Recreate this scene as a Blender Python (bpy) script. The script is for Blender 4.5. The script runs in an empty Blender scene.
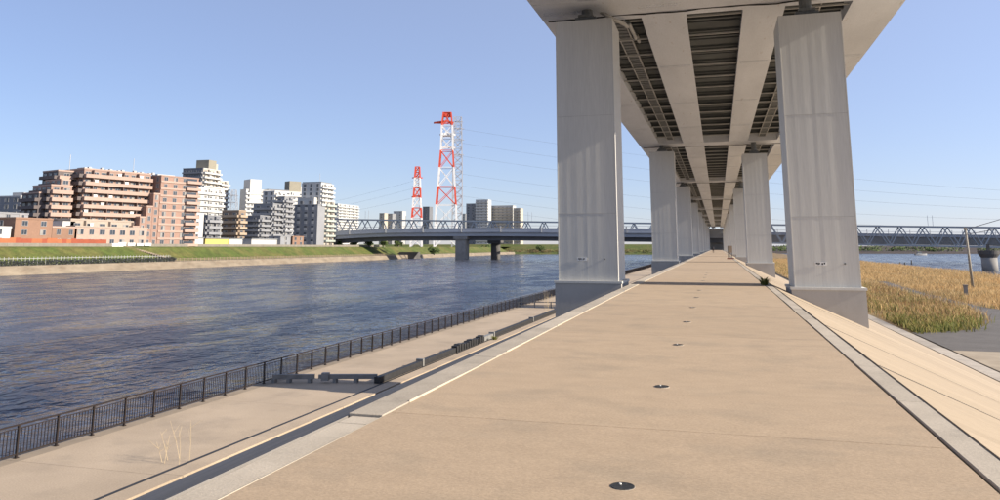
import bpy, bmesh, math, random
import numpy as np
from mathutils import Vector, Matrix
random.seed(7)
R = math.radians
S = bpy.context.scene
COL = S.collection

# ------------------------------------------------------------------ camera
EYE = 1.7
F_PX, CX, CY, HOR, VPX = 750., 500., 125., 247., 718.      # measured on the 1000 x 500 frame
PITCH = math.atan((HOR - CY) / F_PX)
YAW = math.atan((VPX - CX) / (F_PX * math.cos(PITCH) + (HOR - CY) * math.sin(PITCH)))
cd = bpy.data.cameras.new('camera')
cd.sensor_fit = 'HORIZONTAL'; cd.sensor_width = 36.0
cd.lens = 36.0 * F_PX / 1000.; cd.shift_x = 0.0; cd.shift_y = -(250. - CY) / 1000.
cd.clip_start = 0.05; cd.clip_end = 30000
cam = bpy.data.objects.new('camera', cd); COL.objects.link(cam)
cam.location = (0, 0, EYE); cam.rotation_euler = (math.pi / 2 + PITCH, 0, YAW)
S.camera = cam

# ------------------------------------------------------------------ sky, sun, exposure
SUN_EL, SUN_AZ = R(25.5), R(-1.6)          # azimuth from +X towards +Y
w = bpy.data.worlds.new('World'); S.world = w; w.use_nodes = True
nt = w.node_tree
sky = nt.nodes.new('ShaderNodeTexSky'); sky.sky_type = 'NISHITA'; sky.sun_disc = False
sky.sun_elevation = SUN_EL; sky.sun_rotation = math.pi / 2 - SUN_AZ
sky.altitude = 0; sky.air_density = 1.0; sky.dust_density = 0.25; sky.ozone_density = 4.5
bg = nt.nodes['Background']; bg.inputs['Strength'].default_value = 0.13
# thin spring haze over the whole sky, scattering more light towards the sun's side
SUNV = Vector((math.cos(SUN_EL) * math.cos(SUN_AZ), math.cos(SUN_EL) * math.sin(SUN_AZ), math.sin(SUN_EL)))
tc = nt.nodes.new('ShaderNodeTexCoord'); dt = nt.nodes.new('ShaderNodeVectorMath'); dt.operation = 'DOT_PRODUCT'; dt.inputs[1].default_value = SUNV
nt.links.new(tc.outputs['Generated'], dt.inputs[0])
ph_ = nt.nodes.new('ShaderNodeMath'); ph_.operation = 'MULTIPLY_ADD'; ph_.inputs[1].default_value = .75; ph_.inputs[2].default_value = 1.48
nt.links.new(dt.outputs['Value'], ph_.inputs[0])
hz = nt.nodes.new('ShaderNodeVectorMath'); hz.operation = 'SCALE'; hz.inputs[0].default_value = (.66, .74, .98); nt.links.new(ph_.outputs[0], hz.inputs['Scale'])
veil = nt.nodes.new('ShaderNodeVectorMath'); veil.operation = 'MULTIPLY_ADD'
veil.inputs[1].default_value = (.41, .375, .41); nt.links.new(hz.outputs[0], veil.inputs[2])
nt.links.new(sky.outputs[0], veil.inputs[0]); nt.links.new(veil.outputs[0], bg.inputs['Color'])
sl = bpy.data.lights.new('sun', 'SUN'); sl.energy = 4.6; sl.angle = R(0.55); sl.color = (1.0, .89, .74)
sun = bpy.data.objects.new('sun', sl); COL.objects.link(sun)
sv = Vector((math.cos(SUN_EL) * math.cos(SUN_AZ), math.cos(SUN_EL) * math.sin(SUN_AZ), math.sin(SUN_EL)))
sun.rotation_euler = (-sv).to_track_quat('-Z', 'Y').to_euler()
S.view_settings.view_transform = 'Standard'; S.view_settings.look = 'None'
S.view_settings.gamma = 1.0; S.view_settings.exposure = 0.95
S.cycles.max_bounces = 8; S.cycles.diffuse_bounces = 5

# ------------------------------------------------------------------ measuring helpers (survey of the place from the viewpoint)
_fh = Vector((-math.sin(YAW), math.cos(YAW), 0)); _rt = Vector((math.cos(YAW), math.sin(YAW), 0)); _up = Vector((0, 0, 1))
_f = _fh * math.cos(PITCH) + _up * math.sin(PITCH); _u = _up * math.cos(PITCH) - _fh * math.sin(PITCH)
def ray(x, y): return _rt * ((x - CX) / F_PX) + _u * ((CY - y) / F_PX) + _f
def on_z(x, y, z): d = ray(x, y); return Vector((0, 0, EYE)) + d * ((z - EYE) / d.z)
def on_x(x, y, X): d = ray(x, y); return Vector((0, 0, EYE)) + d * (X / d.x)
def on_y(x, y, Y): d = ray(x, y); return Vector((0, 0, EYE)) + d * (Y / d.y)

# ------------------------------------------------------------------ materials
def mat(name, col, rough=.8, var=.18, scale=1.5, bump=0., bscale=40, metal=0., stretch=(1, 1, 1), fine=.08, fscale=60,
        objvar=0., spec=.35, tint=None, tscale=.3, island=0., dirt=None, dscale=.6, dlo=.55, dhi=.7):
    m = bpy.data.materials.new(name); m.use_nodes = True
    t = m.node_tree; N = t.nodes; L = t.links; b = N['Principled BSDF']
    b.inputs['Roughness'].default_value = rough; b.inputs['Metallic'].default_value = metal
    b.inputs['Specular IOR Level'].default_value = spec
    g = N.new('ShaderNodeNewGeometry'); mp = N.new('ShaderNodeMapping'); mp.inputs['Scale'].default_value = stretch
    L.new(g.outputs['Position'], mp.inputs['Vector'])
    def noise(sc, det, src):
        n = N.new('ShaderNodeTexNoise'); n.inputs['Scale'].default_value = sc; n.inputs['Detail'].default_value = det
        n.inputs['Roughness'].default_value = .6; L.new(src, n.inputs['Vector']); return n.outputs[0]
    def rng(src, lo, hi, a=.3, bb=.7):
        r = N.new('ShaderNodeMapRange'); r.inputs[1].default_value = a; r.inputs[2].default_value = bb
        r.inputs[3].default_value = lo; r.inputs[4].default_value = hi; L.new(src, r.inputs[0]); return r.outputs[0]
    def mul(a, bv):
        k = N.new('ShaderNodeMath'); k.operation = 'MULTIPLY'; L.new(a, k.inputs[0])
        if isinstance(bv, float): k.inputs[1].default_value = bv
        else: L.new(bv, k.inputs[1])
        return k.outputs[0]
    v = rng(noise(scale, 5, mp.outputs[0]), 1 - var, 1 + var)
    if fine: v = mul(v, rng(noise(fscale, 2, mp.outputs[0]), 1 - fine, 1 + fine))
    if objvar:
        oi = N.new('ShaderNodeObjectInfo'); v = mul(v, rng(oi.outputs['Random'], 1 - objvar, 1 + objvar, 0, 1))
    if island: v = mul(v, rng(g.outputs['Random Per Island'], 1 - island, 1 + island, 0, 1))
    base = N.new('ShaderNodeRGB'); base.outputs[0].default_value = (*col, 1); c = base.outputs[0]
    def mix(fac, c1, c2):
        x = N.new('ShaderNodeMix'); x.data_type = 'RGBA'; L.new(fac, x.inputs[0]); L.new(c1, x.inputs[6])
        if isinstance(c2, tuple): x.inputs[7].default_value = (*c2, 1)
        else: L.new(c2, x.inputs[7])
        return x.outputs[2]
    if tint:
        f = rng(noise(tscale, 3, g.outputs['Position']), 0, 1, .42, .62)
        if island:
            a = N.new('ShaderNodeMath'); a.operation = 'ADD'; a.use_clamp = True; L.new(f, a.inputs[0])
            L.new(rng(g.outputs['Random Per Island'], -.3, .3, 0, 1), a.inputs[1]); f = a.outputs[0]
        c = mix(f, c, tint)
    if dirt: c = mix(rng(noise(dscale, 6, mp.outputs[0]), 0, .85, dlo, dhi), c, dirt)
    vm = N.new('ShaderNodeVectorMath'); vm.operation = 'SCALE'; L.new(c, vm.inputs[0]); L.new(v, vm.inputs['Scale'])
    L.new(vm.outputs[0], b.inputs['Base Color'])
    if bump:
        bp = N.new('ShaderNodeBump'); bp.inputs['Strength'].default_value = 1; bp.inputs['Distance'].default_value = bump
        L.new(noise(bscale, 4, mp.outputs[0]), bp.inputs['Height']); L.new(bp.outputs[0], b.inputs['Normal'])
    return m

M = {}
M['crown'] = mat('tan_concrete', (.40, .308, .217), .85, .055, 2.2, .002, 45, stretch=(1, 1.5, 1), fine=.13, fscale=42, objvar=.04,
                 dirt=(.325, .26, .19), dscale=.75, dlo=.50, dhi=.70)
M['strip'] = mat('pale_concrete', (.40, .355, .295), .85, .12, 1.2, .003, 60, fine=.10, fscale=40, objvar=.13, dirt=(.28, .25, .21), dscale=1.6, dlo=.58, dhi=.75)
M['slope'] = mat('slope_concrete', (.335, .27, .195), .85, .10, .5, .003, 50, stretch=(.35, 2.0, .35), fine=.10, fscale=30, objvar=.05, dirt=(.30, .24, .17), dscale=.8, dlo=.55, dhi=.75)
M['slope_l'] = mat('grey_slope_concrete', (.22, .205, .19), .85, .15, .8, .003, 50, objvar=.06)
M['walk'] = mat('walkway_concrete', (.40, .32, .235), .88, .10, .35, .003, 50, fine=.12, fscale=20, objvar=.04, dirt=(.30, .245, .185), dscale=.45, dlo=.52, dhi=.72)
M['coping'] = mat('coping_concrete', (.27, .22, .165), .88, .15, .6, .003, 50)
M['joint'] = mat('joint_filler', (.06, .055, .05), .9, .2, 4)
M['joint_pale'] = mat('pale_sealant', (.46, .41, .33), .8, .1, 4)
M['asphalt'] = mat('asphalt', (.12, .11, .10), .9, .15, .6, .004, 60, fine=.2, fscale=30)
M['apron'] = mat('apron_concrete', (.36, .30, .22), .87, .12, .5, .003, 50, objvar=.1, dirt=(.29, .23, .165), dscale=.3, dlo=.5, dhi=.75)
M['soil'] = mat('reed_litter', (.26, .17, .08), .95, .3, .8, .03, 5, tint=(.14, .11, .05), tscale=.12)
M['mud'] = mat('shore_mud', (.07, .055, .045), .8, .3, .8, .03, 4)
M['steel'] = mat('painted_steel', (.56, .55, .515), .55, .03, .9, .0004, 8, stretch=(1.8, 1.8, .10), fine=.05, fscale=14, spec=.4)
M['steel_side'] = M['steel']
M['girder'] = mat('girder_paint', (.64, .66, .69), .6, .10, .35, .002, 6, stretch=(1.5, .35, 1), fine=.04, fscale=10, dirt=(.30, .20, .12), dscale=2.2, dlo=.64, dhi=.80)
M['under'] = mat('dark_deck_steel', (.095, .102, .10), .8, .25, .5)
M['strut'] = mat('strut_steel', (.44, .43, .40), .6, .12, 2)
M['plinth'] = mat('plinth_concrete', (.42, .40, .375), .85, .10, .7, .002, 30, stretch=(1, 1, .4), dirt=(.33, .315, .295), dscale=.9)
M['bearing'] = mat('bearing_iron', (.16, .165, .16), .6, .2, 6, .003, 20)
M['rail'] = mat('dark_brown_metal', (.022, .016, .015), .5, .15, 5)
M['duct'] = mat('grey_duct', (.21, .21, .205), .6, .2, 2)
M['duct_dark'] = mat('black_rubber', (.03, .03, .032), .6, .2, 3)
M['iron'] = mat('cast_iron', (.05, .052, .055), .45, .3, 20, .003, 60, metal=.5)
M['white'] = mat('white_paint', (.74, .73, .70), .6, .08, 2)
M['black'] = mat('black_paint', (.02, .02, .02), .6, .1, 5)
M['brg_light'] = mat('bridge_hazed_paint', (.36, .375, .40), .6, .08, .05)  # distance haze is put into the paled bridge colours, truss included
M['brg_dark'] = mat('bridge_dark_hazed_steel', (.15, .16, .185), .6, .12, .08)
M['brg_blue'] = mat('truss_hazed_blue_grey', (.26, .29, .32), .5, .1, .1)
M['brg_brown'] = mat('girder_drab', (.27, .255, .235), .7, .1, .06)
M['pier'] = mat('pier_concrete', (.24, .23, .215), .85, .15, .2, dirt=(.15, .14, .13), dscale=.15)
M['pier_dark'] = mat('pier_dark_concrete', (.10, .095, .09), .85, .2, .2)
M['red'] = mat('tower_red', (.62, .085, .045), .6, .08, .1)
M['twhite'] = mat('tower_white', (.75, .74, .72), .6, .08, .1)
M['tgrey'] = mat('galvanised', (.40, .41, .43), .5, .1, .1)
M['wire'] = mat('cable', (.16, .17, .19), .6, .1, .1)
M['grass'] = mat('bank_grass', (.072, .096, .018), .95, .3, .35, .06, 3, tint=(.115, .108, .03), tscale=.09, fine=.2, fscale=2)
M['revet'] = mat('revetment', (.21, .172, .125), .9, .25, .3, .03, 1.5, stretch=(1, .5, 1.6), dirt=(.17, .13, .09), dscale=.5, dlo=.5, dhi=.7)
M['parapet'] = mat('flood_wall', (.20, .18, .15), .88, .15, .4, dirt=(.2, .18, .15), dscale=.4)
M['orange'] = mat('orange_panel', (.33, .115, .05), .7, .1, .4)
M['orange2'] = mat('red_panel', (.27, .07, .035), .7, .1, .4)
M['reed'] = mat('dry_reed', (.50, .325, .15), .85, .15, .2, island=.4, tint=(.34, .25, .125), tscale=.10, fine=0)
M['reed_pale'] = mat('pale_reed', (.68, .49, .25), .85, .15, .2, island=.3, fine=0)
M['weed'] = mat('green_weed', (.16, .18, .05), .8, .2, .5, island=.45, tint=(.26, .21, .08), tscale=.3, fine=0)
def translucent(m, f):
    t = m.node_tree; N = t.nodes; b = N['Principled BSDF']; tr = N.new('ShaderNodeBsdfTranslucent'); mx = N.new('ShaderNodeMixShader'); mx.inputs[0].default_value = f
    t.links.new(b.inputs['Base Color'].links[0].from_socket, tr.inputs['Color']); t.links.new(b.outputs[0], mx.inputs[1]); t.links.new(tr.outputs[0], mx.inputs[2])
    t.links.new(mx.outputs[0], N['Material Output'].inputs['Surface'])
for k_ in ('reed', 'reed_pale', 'weed'): translucent(M[k_], .4)
M['leaf'] = mat('leaf_green', (.06, .09, .022), .8, .2, .5, island=.5, fine=0)
M['scrub'] = mat('scrub_brown', (.16, .115, .06), .9, .2, .2, island=.4, tint=(.09, .10, .03), tscale=.03, fine=0)
M['wood'] = mat('weathered_pole', (.30, .27, .22), .8, .2, 2, .01, 8, stretch=(3, 3, .3))
M['straw'] = mat('dead_stalk', (.58, .46, .28), .8, .1, 3)
M['hedge'] = mat('dark_hedge', (.04, .045, .045), .9, .4, .9, .1, 2)
M['glass'] = mat('window_glass', (.045, .055, .07), .15, .3, .2, spec=.6)
M['curtain'] = mat('curtained_glass', (.26, .25, .23), .3, .2, .3, spec=.5)
M['frame'] = mat('window_frame', (.32, .31, .30), .5, .1, 1)
for nme, c in dict(pink=(.29, .195, .155), pink_bal=(.37, .265, .215), pink_shaded=(.12, .10, .095), brick=(.29, .185, .145), cream=(.33, .275, .225), terracotta=(.235, .14, .095), bwhite=(.50, .495, .47),  # the darkened pink puts shade into walls turned from the sun
                   bgrey=(.235, .24, .25), bdark=(.155, .16, .175), bbrown=(.24, .18, .13), bbeige=(.42, .375, .31), bpale=(.42, .42, .41),  # grey and dark facades lightened to carry distance haze in their colour
                   yellow=(.48, .40, .12), roofg=(.20, .21, .22), tan=(.36, .28, .20), greenglass=(.34, .38, .34), khaki=(.24, .22, .17)).items():
    M[nme] = mat('facade_' + nme, c, .8, .07, .15, objvar=.03, fine=.05, fscale=1.5)

# ------------------------------------------------------------------ mesh helpers
class MB:
    def __init__(s): s.v = []; s.f = []; s.mi = []
    def add(s, vs, fs, mi=0):
        o = len(s.v); s.v += [tuple(p) for p in vs]; s.f += [tuple(i + o for i in q) for q in fs]; s.mi += [mi] * len(fs); return s
    def box(s, x0, x1, y0, y1, z0, z1, mi=0):
        v = [(x0, y0, z0), (x1, y0, z0), (x1, y1, z0), (x0, y1, z0), (x0, y0, z1), (x1, y0, z1), (x1, y1, z1), (x0, y1, z1)]
        return s.add(v, [(0, 3, 2, 1), (4, 5, 6, 7), (0, 1, 5, 4), (1, 2, 6, 5), (2, 3, 7, 6), (3, 0, 4, 7)], mi)
    def hexa(s, lo, hi, mi=0):                # lo, hi : four points each, counter-clockwise from above
        return s.add(list(lo) + list(hi), [(0, 3, 2, 1), (4, 5, 6, 7), (0, 1, 5, 4), (1, 2, 6, 5), (2, 3, 7, 6), (3, 0, 4, 7)], mi)
    def bar(s, a, b, w, h=None, mi=0):        # rectangular member from a to b
        a, b = Vector(a), Vector(b); h = h or w; d = (b - a).normalized()
        r = Vector((0, 0, 1)) if abs(d.z) < .95 else Vector((0, 1, 0))
        x = d.cross(r).normalized() * (w / 2); y = x.cross(d).normalized() * (h / 2)
        c = [-x - y, x - y, x + y, -x + y]
        return s.add([a + k for k in c] + [b + k for k in c], [(0, 3, 2, 1), (4, 5, 6, 7), (0, 1, 5, 4), (1, 2, 6, 5), (2, 3, 7, 6), (3, 0, 4, 7)], mi)
    def tube(s, pts, rad, n=8, mi=0, caps=True):
        pts = [Vector(p) for p in pts]; o = len(s.v); rr = rad if isinstance(rad, (list, tuple)) else [rad] * len(pts)
        for i, p in enumerate(pts):
            d = (pts[min(i + 1, len(pts) - 1)] - pts[max(i - 1, 0)]).normalized()
            r = Vector((0, 0, 1)) if abs(d.z) < .9 else Vector((1, 0, 0))
            x = d.cross(r).normalized(); y = x.cross(d).normalized()
            for k in range(n):
                a = 2 * math.pi * k / n; s.v.append(tuple(p + (x * math.cos(a) + y * math.sin(a)) * rr[i]))
        for i in range(len(pts) - 1):
            for k in range(n):
                a, b = o + i * n + k, o + i * n + (k + 1) % n; s.f.append((a, b, b + n, a + n)); s.mi.append(mi)
        if caps:
            s.f.append(tuple(o + k for k in range(n))[::-1]); s.mi.append(mi)
            s.f.append(tuple(o + (len(pts) - 1) * n + k for k in range(n))); s.mi.append(mi)
        return s
    def grid_strip(s, prof_fn, ys, mi=0):     # prof_fn(y) -> list of points; sweep
        o = len(s.v); n = None
        for y in ys:
            p = prof_fn(y); n = len(p); s.v += [tuple(q) for q in p]
        for j in range(len(ys) - 1):
            for i in range(n - 1):
                a = o + j * n + i; s.f.append((a, a + 1, a + 1 + n, a + n)); s.mi.append(mi)
        return s
    def mesh(s, name, mats, smooth=False):
        me = bpy.data.meshes.new(name); me.from_pydata(s.v, [], s.f); 
        for m in (mats if isinstance(mats, (list, tuple)) else [mats]): me.materials.append(m)
        if len(set(s.mi)) > 1: me.polygons.foreach_set('material_index', s.mi)
        if smooth: me.polygons.foreach_set('use_smooth', [True] * len(me.polygons))
        bm = bmesh.new(); bm.from_mesh(me); bmesh.ops.recalc_face_normals(bm, faces=bm.faces); bm.to_mesh(me); bm.free()
        me.update(); return me
    def build(s, name, mats, parent=None, loc=None, smooth=False):
        return link(name, s.mesh(name, mats, smooth), parent, loc)

def link(name, me, parent=None, loc=None, rz=0):
    o = bpy.data.objects.new(name, me); COL.objects.link(o)
    if parent: o.parent = parent
    if loc is not None: o.location = loc
    if rz: o.rotation_euler.z = rz
    return o
def tag(o, label=None, cat=None, group=None, kind=None):
    if label: o['label'] = label
    if cat: o['category'] = cat
    if group: o['group'] = group
    if kind: o['kind'] = kind
    return o
def thing(name, label, cat, loc=(0, 0, 0), group=None, rz=0):
    return tag(link(name, None, None, loc, rz), label, cat, group)
def struct(o): o['kind'] = 'structure'; return o
def copy_tree(o, parent=None):
    c = o.copy(); COL.objects.link(c); c.parent = parent
    for ch in list(o.children): copy_tree(ch, c)
    return c

# ------------------------------------------------------------------ levels of the place
ZW, ZL = -6.0, -5.0                      # water, lower walkway / flood plain
XFENCE, XTOE_L, XTOE_R = -22.0, -15.45, 13.3
YEND = 432.
def zc(y): return .12 * min(1., max(0., (y - 4.) / 28.))          # the crown rises a little away from the viewer
def sm(a, b, t): t = min(1, max(0, (t - a) / (b - a))); return t * t * (3 - 2 * t)

# ------------------------------------------------------------------ ground, river
ground = struct(MB().add([(-16000, -3000, -9), (16000, -3000, -9), (16000, 22000, -9), (-16000, 22000, -9)], [(0, 1, 2, 3)]).build('ground', M['mud']))

def water_material():
    m = bpy.data.materials.new('river_water'); m.use_nodes = True; t = m.node_tree; N = t.nodes; L = t.links; b = N['Principled BSDF']
    b.inputs['Base Color'].default_value = (.054, .058, .074, 1); b.inputs['Roughness'].default_value = .09; b.inputs['IOR'].default_value = 1.33
    g = N.new('ShaderNodeNewGeometry')
    def noise(sc, stretch, det, dist=0.):
        mp = N.new('ShaderNodeMapping'); mp.inputs['Scale'].default_value = stretch; mp.inputs['Rotation'].default_value = (0, 0, R(20))
        L.new(g.outputs['Position'], mp.inputs['Vector'])
        n = N.new('ShaderNodeTexNoise'); n.inputs['Scale'].default_value = sc; n.inputs['Detail'].default_value = det; n.inputs['Distortion'].default_value = dist
        L.new(mp.outputs[0], n.inputs['Vector']); return n.outputs[0]
    def math_(op, a, bv):
        k = N.new('ShaderNodeMath'); k.operation = op; L.new(a, k.inputs[0])
        if isinstance(bv, (int, float)): k.inputs[1].default_value = bv
        else: L.new(bv, k.inputs[1])
        return k.outputs[0]
    def fbm(sc, st, det, rough, dist):
        o = noise(sc, st, det, dist); o.node.inputs['Roughness'].default_value = rough; return o
    a = math_('MULTIPLY', fbm(.95, (1, .68, 1), 2, .55, .6), .25)
    c = math_('ADD', math_('MULTIPLY', fbm(2.7, (1, .7, 1), 2, .5, .4), .042), math_('MULTIPLY', fbm(.30, (1, .6, 1), 2, .5, .5), .20))
    e = math_('MULTIPLY', noise(.09, (1, .7, 1), 2), .25)
    h = math_('ADD', math_('ADD', a, c), e)
    gust = N.new('ShaderNodeMapRange'); L.new(noise(.022, (1, .35, 1), 4, .5), gust.inputs[0])
    gust.inputs[1].default_value = .35; gust.inputs[2].default_value = .65; gust.inputs[3].default_value = .7; gust.inputs[4].default_value = 1.15
    h = math_('MULTIPLY', math_('SUBTRACT', h, .296), gust.outputs[0])
    g2 = N.new('ShaderNodeMapRange'); L.new(noise(.20, (1, .45, 1), 4, .6), g2.inputs[0])
    g2.inputs[1].default_value = .40; g2.inputs[2].default_value = .60; g2.inputs[3].default_value = .55; g2.inputs[4].default_value = 1.45
    h = math_('MULTIPLY', h, g2.outputs[0])
    rg = N.new('ShaderNodeMapRange'); L.new(g2.outputs[0], rg.inputs[0]); rg.inputs[1].default_value = .55; rg.inputs[2].default_value = 1.45
    rg.inputs[3].default_value = .10; rg.inputs[4].default_value = .30; L.new(rg.outputs[0], b.inputs['Roughness'])
    bp = N.new('ShaderNodeBump'); bp.inputs['Strength'].default_value = 1; bp.inputs['Distance'].default_value = 2.2
    L.new(h, bp.inputs['Height']); L.new(bp.outputs[0], b.inputs['Normal'])
    return m
M['water'] = water_material()
water = struct(MB().add([(-210, -120, ZW), (1500, -120, ZW), (1500, 1400, ZW), (-210, 1400, ZW)], [(0, 1, 2, 3)]).build('river_water', M['water']))

# ------------------------------------------------------------------ the levee
ys = [-40, -20, 0, 4, 10, 16, 22, 28, 32, 60, 120, 200, 300, YEND]
def levee_prof(y):
    z = zc(y)
    return [(-22.35, y, -8.5), (-22.35, y, ZL - .16), (-16.2, y, ZL - .16), (XTOE_L, y, ZL - .05), (-3.72, y, z - .16), (-3.3, y, z - .22),
            (1.8, y, z - .22), (2.1, y, z - .16), (XTOE_R, y, ZL - .15), (14.4, y, ZL - .2), (14.4, y, -8.5)]
levee = struct(MB().grid_strip(levee_prof, ys).build('levee', M['joint']))

def slab(parent, name, pts_lo_hi, m):      # a slab given by its four top corners, 0.15 thick downwards, with a small chamfer
    a = [Vector(p) for p in pts_lo_hi]; c = sum(a, Vector()) / 4
    top = [p + (c - p).normalized() * .006 for p in a]; up = Vector((0, 0, .005))
    lo = [p - Vector((0, 0, .14)) for p in a]; mid = [p - up for p in a]
    b = MB(); b.add(lo + mid + top, [(8, 9, 10, 11)] + [(i, (i + 1) % 4, 4 + (i + 1) % 4, 4 + i) for i in range(4)] + [(4 + i, 4 + (i + 1) % 4, 8 + (i + 1) % 4, 8 + i) for i in range(4)])
    return b.build(name, m, parent)
J = .009
# crown paving, 7.5 m bays
y = -7.4
while y < YEND - 8:
    y1 = y + 7.45
    cuts = [y, y1] if y > 32 or y1 < 4 else [y, y1]
    slab(levee, 'pavement_slab', [(-3.325, y + J, zc(y)), (1.80, y + J, zc(y)), (1.80, y1 - J, zc(y1)), (-3.325, y1 - J, zc(y1))], M['crown'])
    y = y1
# edge strips (left: lower near the viewer, a raised coping with a pale nosing farther on)
y = -8.0; k = 0
rr = random.Random(3)
while y < 200:
    L_ = 3.0 if y < 7 else 4.1
    y1 = min(y + L_, 7.3) if y < 7.2 else y + L_
    if y < 7.2:
        slab(levee, 'edge_slab', [(-3.66, y + J, zc(y) - .012), (-3.345, y + J, zc(y) - .012), (-3.345, y1 - J, zc(y1) - .012), (-3.66, y1 - J, zc(y1) - .012)], M['strip'])
    else:
        d = rr.uniform(-.006, .006)
        s_ = slab(levee, 'edge_slab', [(-3.70, y + J, zc(y) + .014 + d), (-3.335, y + J, zc(y) + .014 + d), (-3.335, y1 - J, zc(y1) + .014 + d), (-3.70, y1 - J, zc(y1) + .014 + d)], M['strip'])
    y = y1
slab(levee, 'edge_slab', [(-3.68, y, zc(y) + .02), (-3.34, y, zc(y) + .02), (-3.34, YEND, zc(y) + .02), (-3.68, YEND, zc(y) + .02)], M['strip'])
# pale sealant line between coping and paving
b = MB()
for y in range(-8, 120, 4):
    b.box(-3.337, -3.326, y, y + 4, zc(y + 2) - .05, zc(y + 2) + .004 + .010 * (y > 6))
b.build('sealant_line', M['joint_pale'], levee)
# right edge strip
y = -6.0
while y < 200:
    L_ = 3.1 if y < 60 else 6.0; y1 = y + L_; d = rr.uniform(-.006, .008); e = rr.uniform(-.006, .006)
    slab(levee, 'edge_slab', [(1.835 + e, y + J, zc(y) + d), (2.075 + e, y + J, zc(y) + d), (2.075 + e, y1 - J, zc(y1) + d), (1.835 + e, y1 - J, zc(y1) + d)], M['strip'])
    y = y1
slab(levee, 'edge_slab', [(1.83, y, zc(y)), (2.08, y, zc(y)), (2.08, YEND, zc(y)), (1.83, YEND, zc(y))], M['strip'])
# right slope slabs, joints running down the slope
y = -10.2
while y < YEND - 5:
    L_ = 5.6; y1 = min(y + L_, YEND); d = rr.uniform(-.003, .003)
    za, zb_ = zc(y) + d - .01, zc(y1) + d - .01; kq = int(round((y + 10.2) / 5.6)); gq = .0005 if kq % 3 else .004
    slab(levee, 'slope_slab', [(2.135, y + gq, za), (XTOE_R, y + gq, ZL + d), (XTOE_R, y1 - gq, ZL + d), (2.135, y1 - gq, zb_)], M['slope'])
    if y < 60 and kq % 3: MB().bar((2.14, y, zc(y) - .014), (XTOE_R - .05, y, ZL - .004), .030, .024).build('sealant_line', M['joint_pale'], levee)
    y = y1
for xa_, xb_ in ((1.803, 1.832), (2.080, 2.132)):
    MB().grid_strip(lambda y: [(xa_, y, zc(y) - .14), (xa_, y, zc(y) - .022), (xb_, y, zc(y) - .022), (xb_, y, zc(y) - .14)], [-8, 0, 4, 10, 16, 22, 28, 32, 200]).build('joint_filler', M['duct_dark'], levee)
# toe strip on the right and walkway parts on the left
y = -6.
while y < 130:
    y1 = y + 4.; d = rr.uniform(-.008, .008)
    slab(levee, 'toe_slab', [(13.33, y + J, ZL + .03 + d), (14.25, y + J, ZL + .03 + d), (14.25, y1 - J, ZL + .03 + d), (13.33, y1 - J, ZL + .03 + d)], M['strip'])
    y = y1
y = -10.
while y < YEND - 10:
    y1 = y + 10
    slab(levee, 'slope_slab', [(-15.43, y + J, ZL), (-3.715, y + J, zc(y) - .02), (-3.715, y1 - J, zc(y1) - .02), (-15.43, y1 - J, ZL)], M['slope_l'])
    slab(levee, 'toe_slab', [(-16.16, y + J, ZL + .05), (-15.47, y + J, ZL + .05), (-15.47, y1 - J, ZL + .05), (-16.16, y1 - J, ZL + .05)], M['walk'])
    slab(levee, 'walkway_slab', [(-21.6, y + J, ZL), (-16.34, y + J, ZL), (-16.34, y1 - J, ZL), (-21.6, y1 - J, ZL)], M['walk'])
    slab(levee, 'quay_coping', [(-22.4, y + J, ZL - .003), (-21.61, y + J, ZL - .003), (-21.61, y1 - J, ZL - .003), (-22.4, y1 - J, ZL - .003)], M['coping'])
    y = y1
MB().box(-16.31, -16.19, -10, 400, ZL - .1, ZL + .05).build('kerb', M['duct_dark'], levee)

# apron, asphalt and flood plain on the right
apron = struct(MB().box(14.42, 62, -10, 57., ZL - .6, ZL - .004).build('concrete_apron', M['asphalt']))
for i in range(8):
    for j in range(9):
        slab(apron, 'apron_slab', [(14.45 + i * 6, -6 + j * 7 + J, ZL + .02), (20.43 + i * 6, -6 + j * 7 + J, ZL + .02), (20.43 + i * 6, 1 + j * 7 - J, ZL + .02), (14.45 + i * 6, 1 + j * 7 - J, ZL + .02)], M['apron'])
plain = MB()
nx, ny = 26, 60
rp = np.random.RandomState(4)
for j in range(ny + 1):
    yy = 57.02 + (1000 - 57.02) * (j / ny) ** 1.8
    for i in range(nx + 1):
        u = i / nx; edge = 64.5 + 1.6 * math.sin(yy * .11) + 1.0 * math.sin(yy * .31 + 1)
        x = 14.42 + (edge - 14.42) * u
        z = ZL - .13 + .12 * math.sin(x * .3 + yy * .07) * sm(20, 30, x) - 1.6 * sm(.93, 1, u)
        plain.v.append((x, yy, z if yy < 440 else z - .0))
for j in range(ny):
    for i in range(nx):
        a = j * (nx + 1) + i; plain.f.append((a, a + 1, a + nx + 2, a + nx + 1)); plain.mi.append(0)
plain = struct(plain.build('flood_plain', M['soil'], smooth=True))
track = [(14.45, 57.05), (60, 57.05), (60, 80), (40, 84), (31, 90), (28.5, 97), (28.5, 110), (29, 128), (30.5, 150), (31.5, 165), (30, 165), (28.2, 150), (26.8, 128), (26.0, 112), (26.4, 103), (25.6, 92), (22.4, 79), (20.8, 73.5), (18.3, 70.2), (15.4, 68.2), (14.45, 68)]
b = MB(); b.add([(x, y, ZL + .016) for x, y in track], [tuple(range(len(track)))])
asphalt = struct(b.build('asphalt_path', M['asphalt']))
bm = bmesh.new(); bm.from_mesh(asphalt.data); bmesh.ops.triangulate(bm, faces=bm.faces); bm.to_mesh(asphalt.data); bm.free()

def in_poly(x, y, P):
    c = False; j = len(P) - 1
    for i in range(len(P)):
        if (P[i][1] > y) != (P[j][1] > y) and x < (P[j][0] - P[i][0]) * (y - P[i][1]) / (P[j][1] - P[i][1]) + P[i][0]: c = not c
        j = i
    return c

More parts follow.
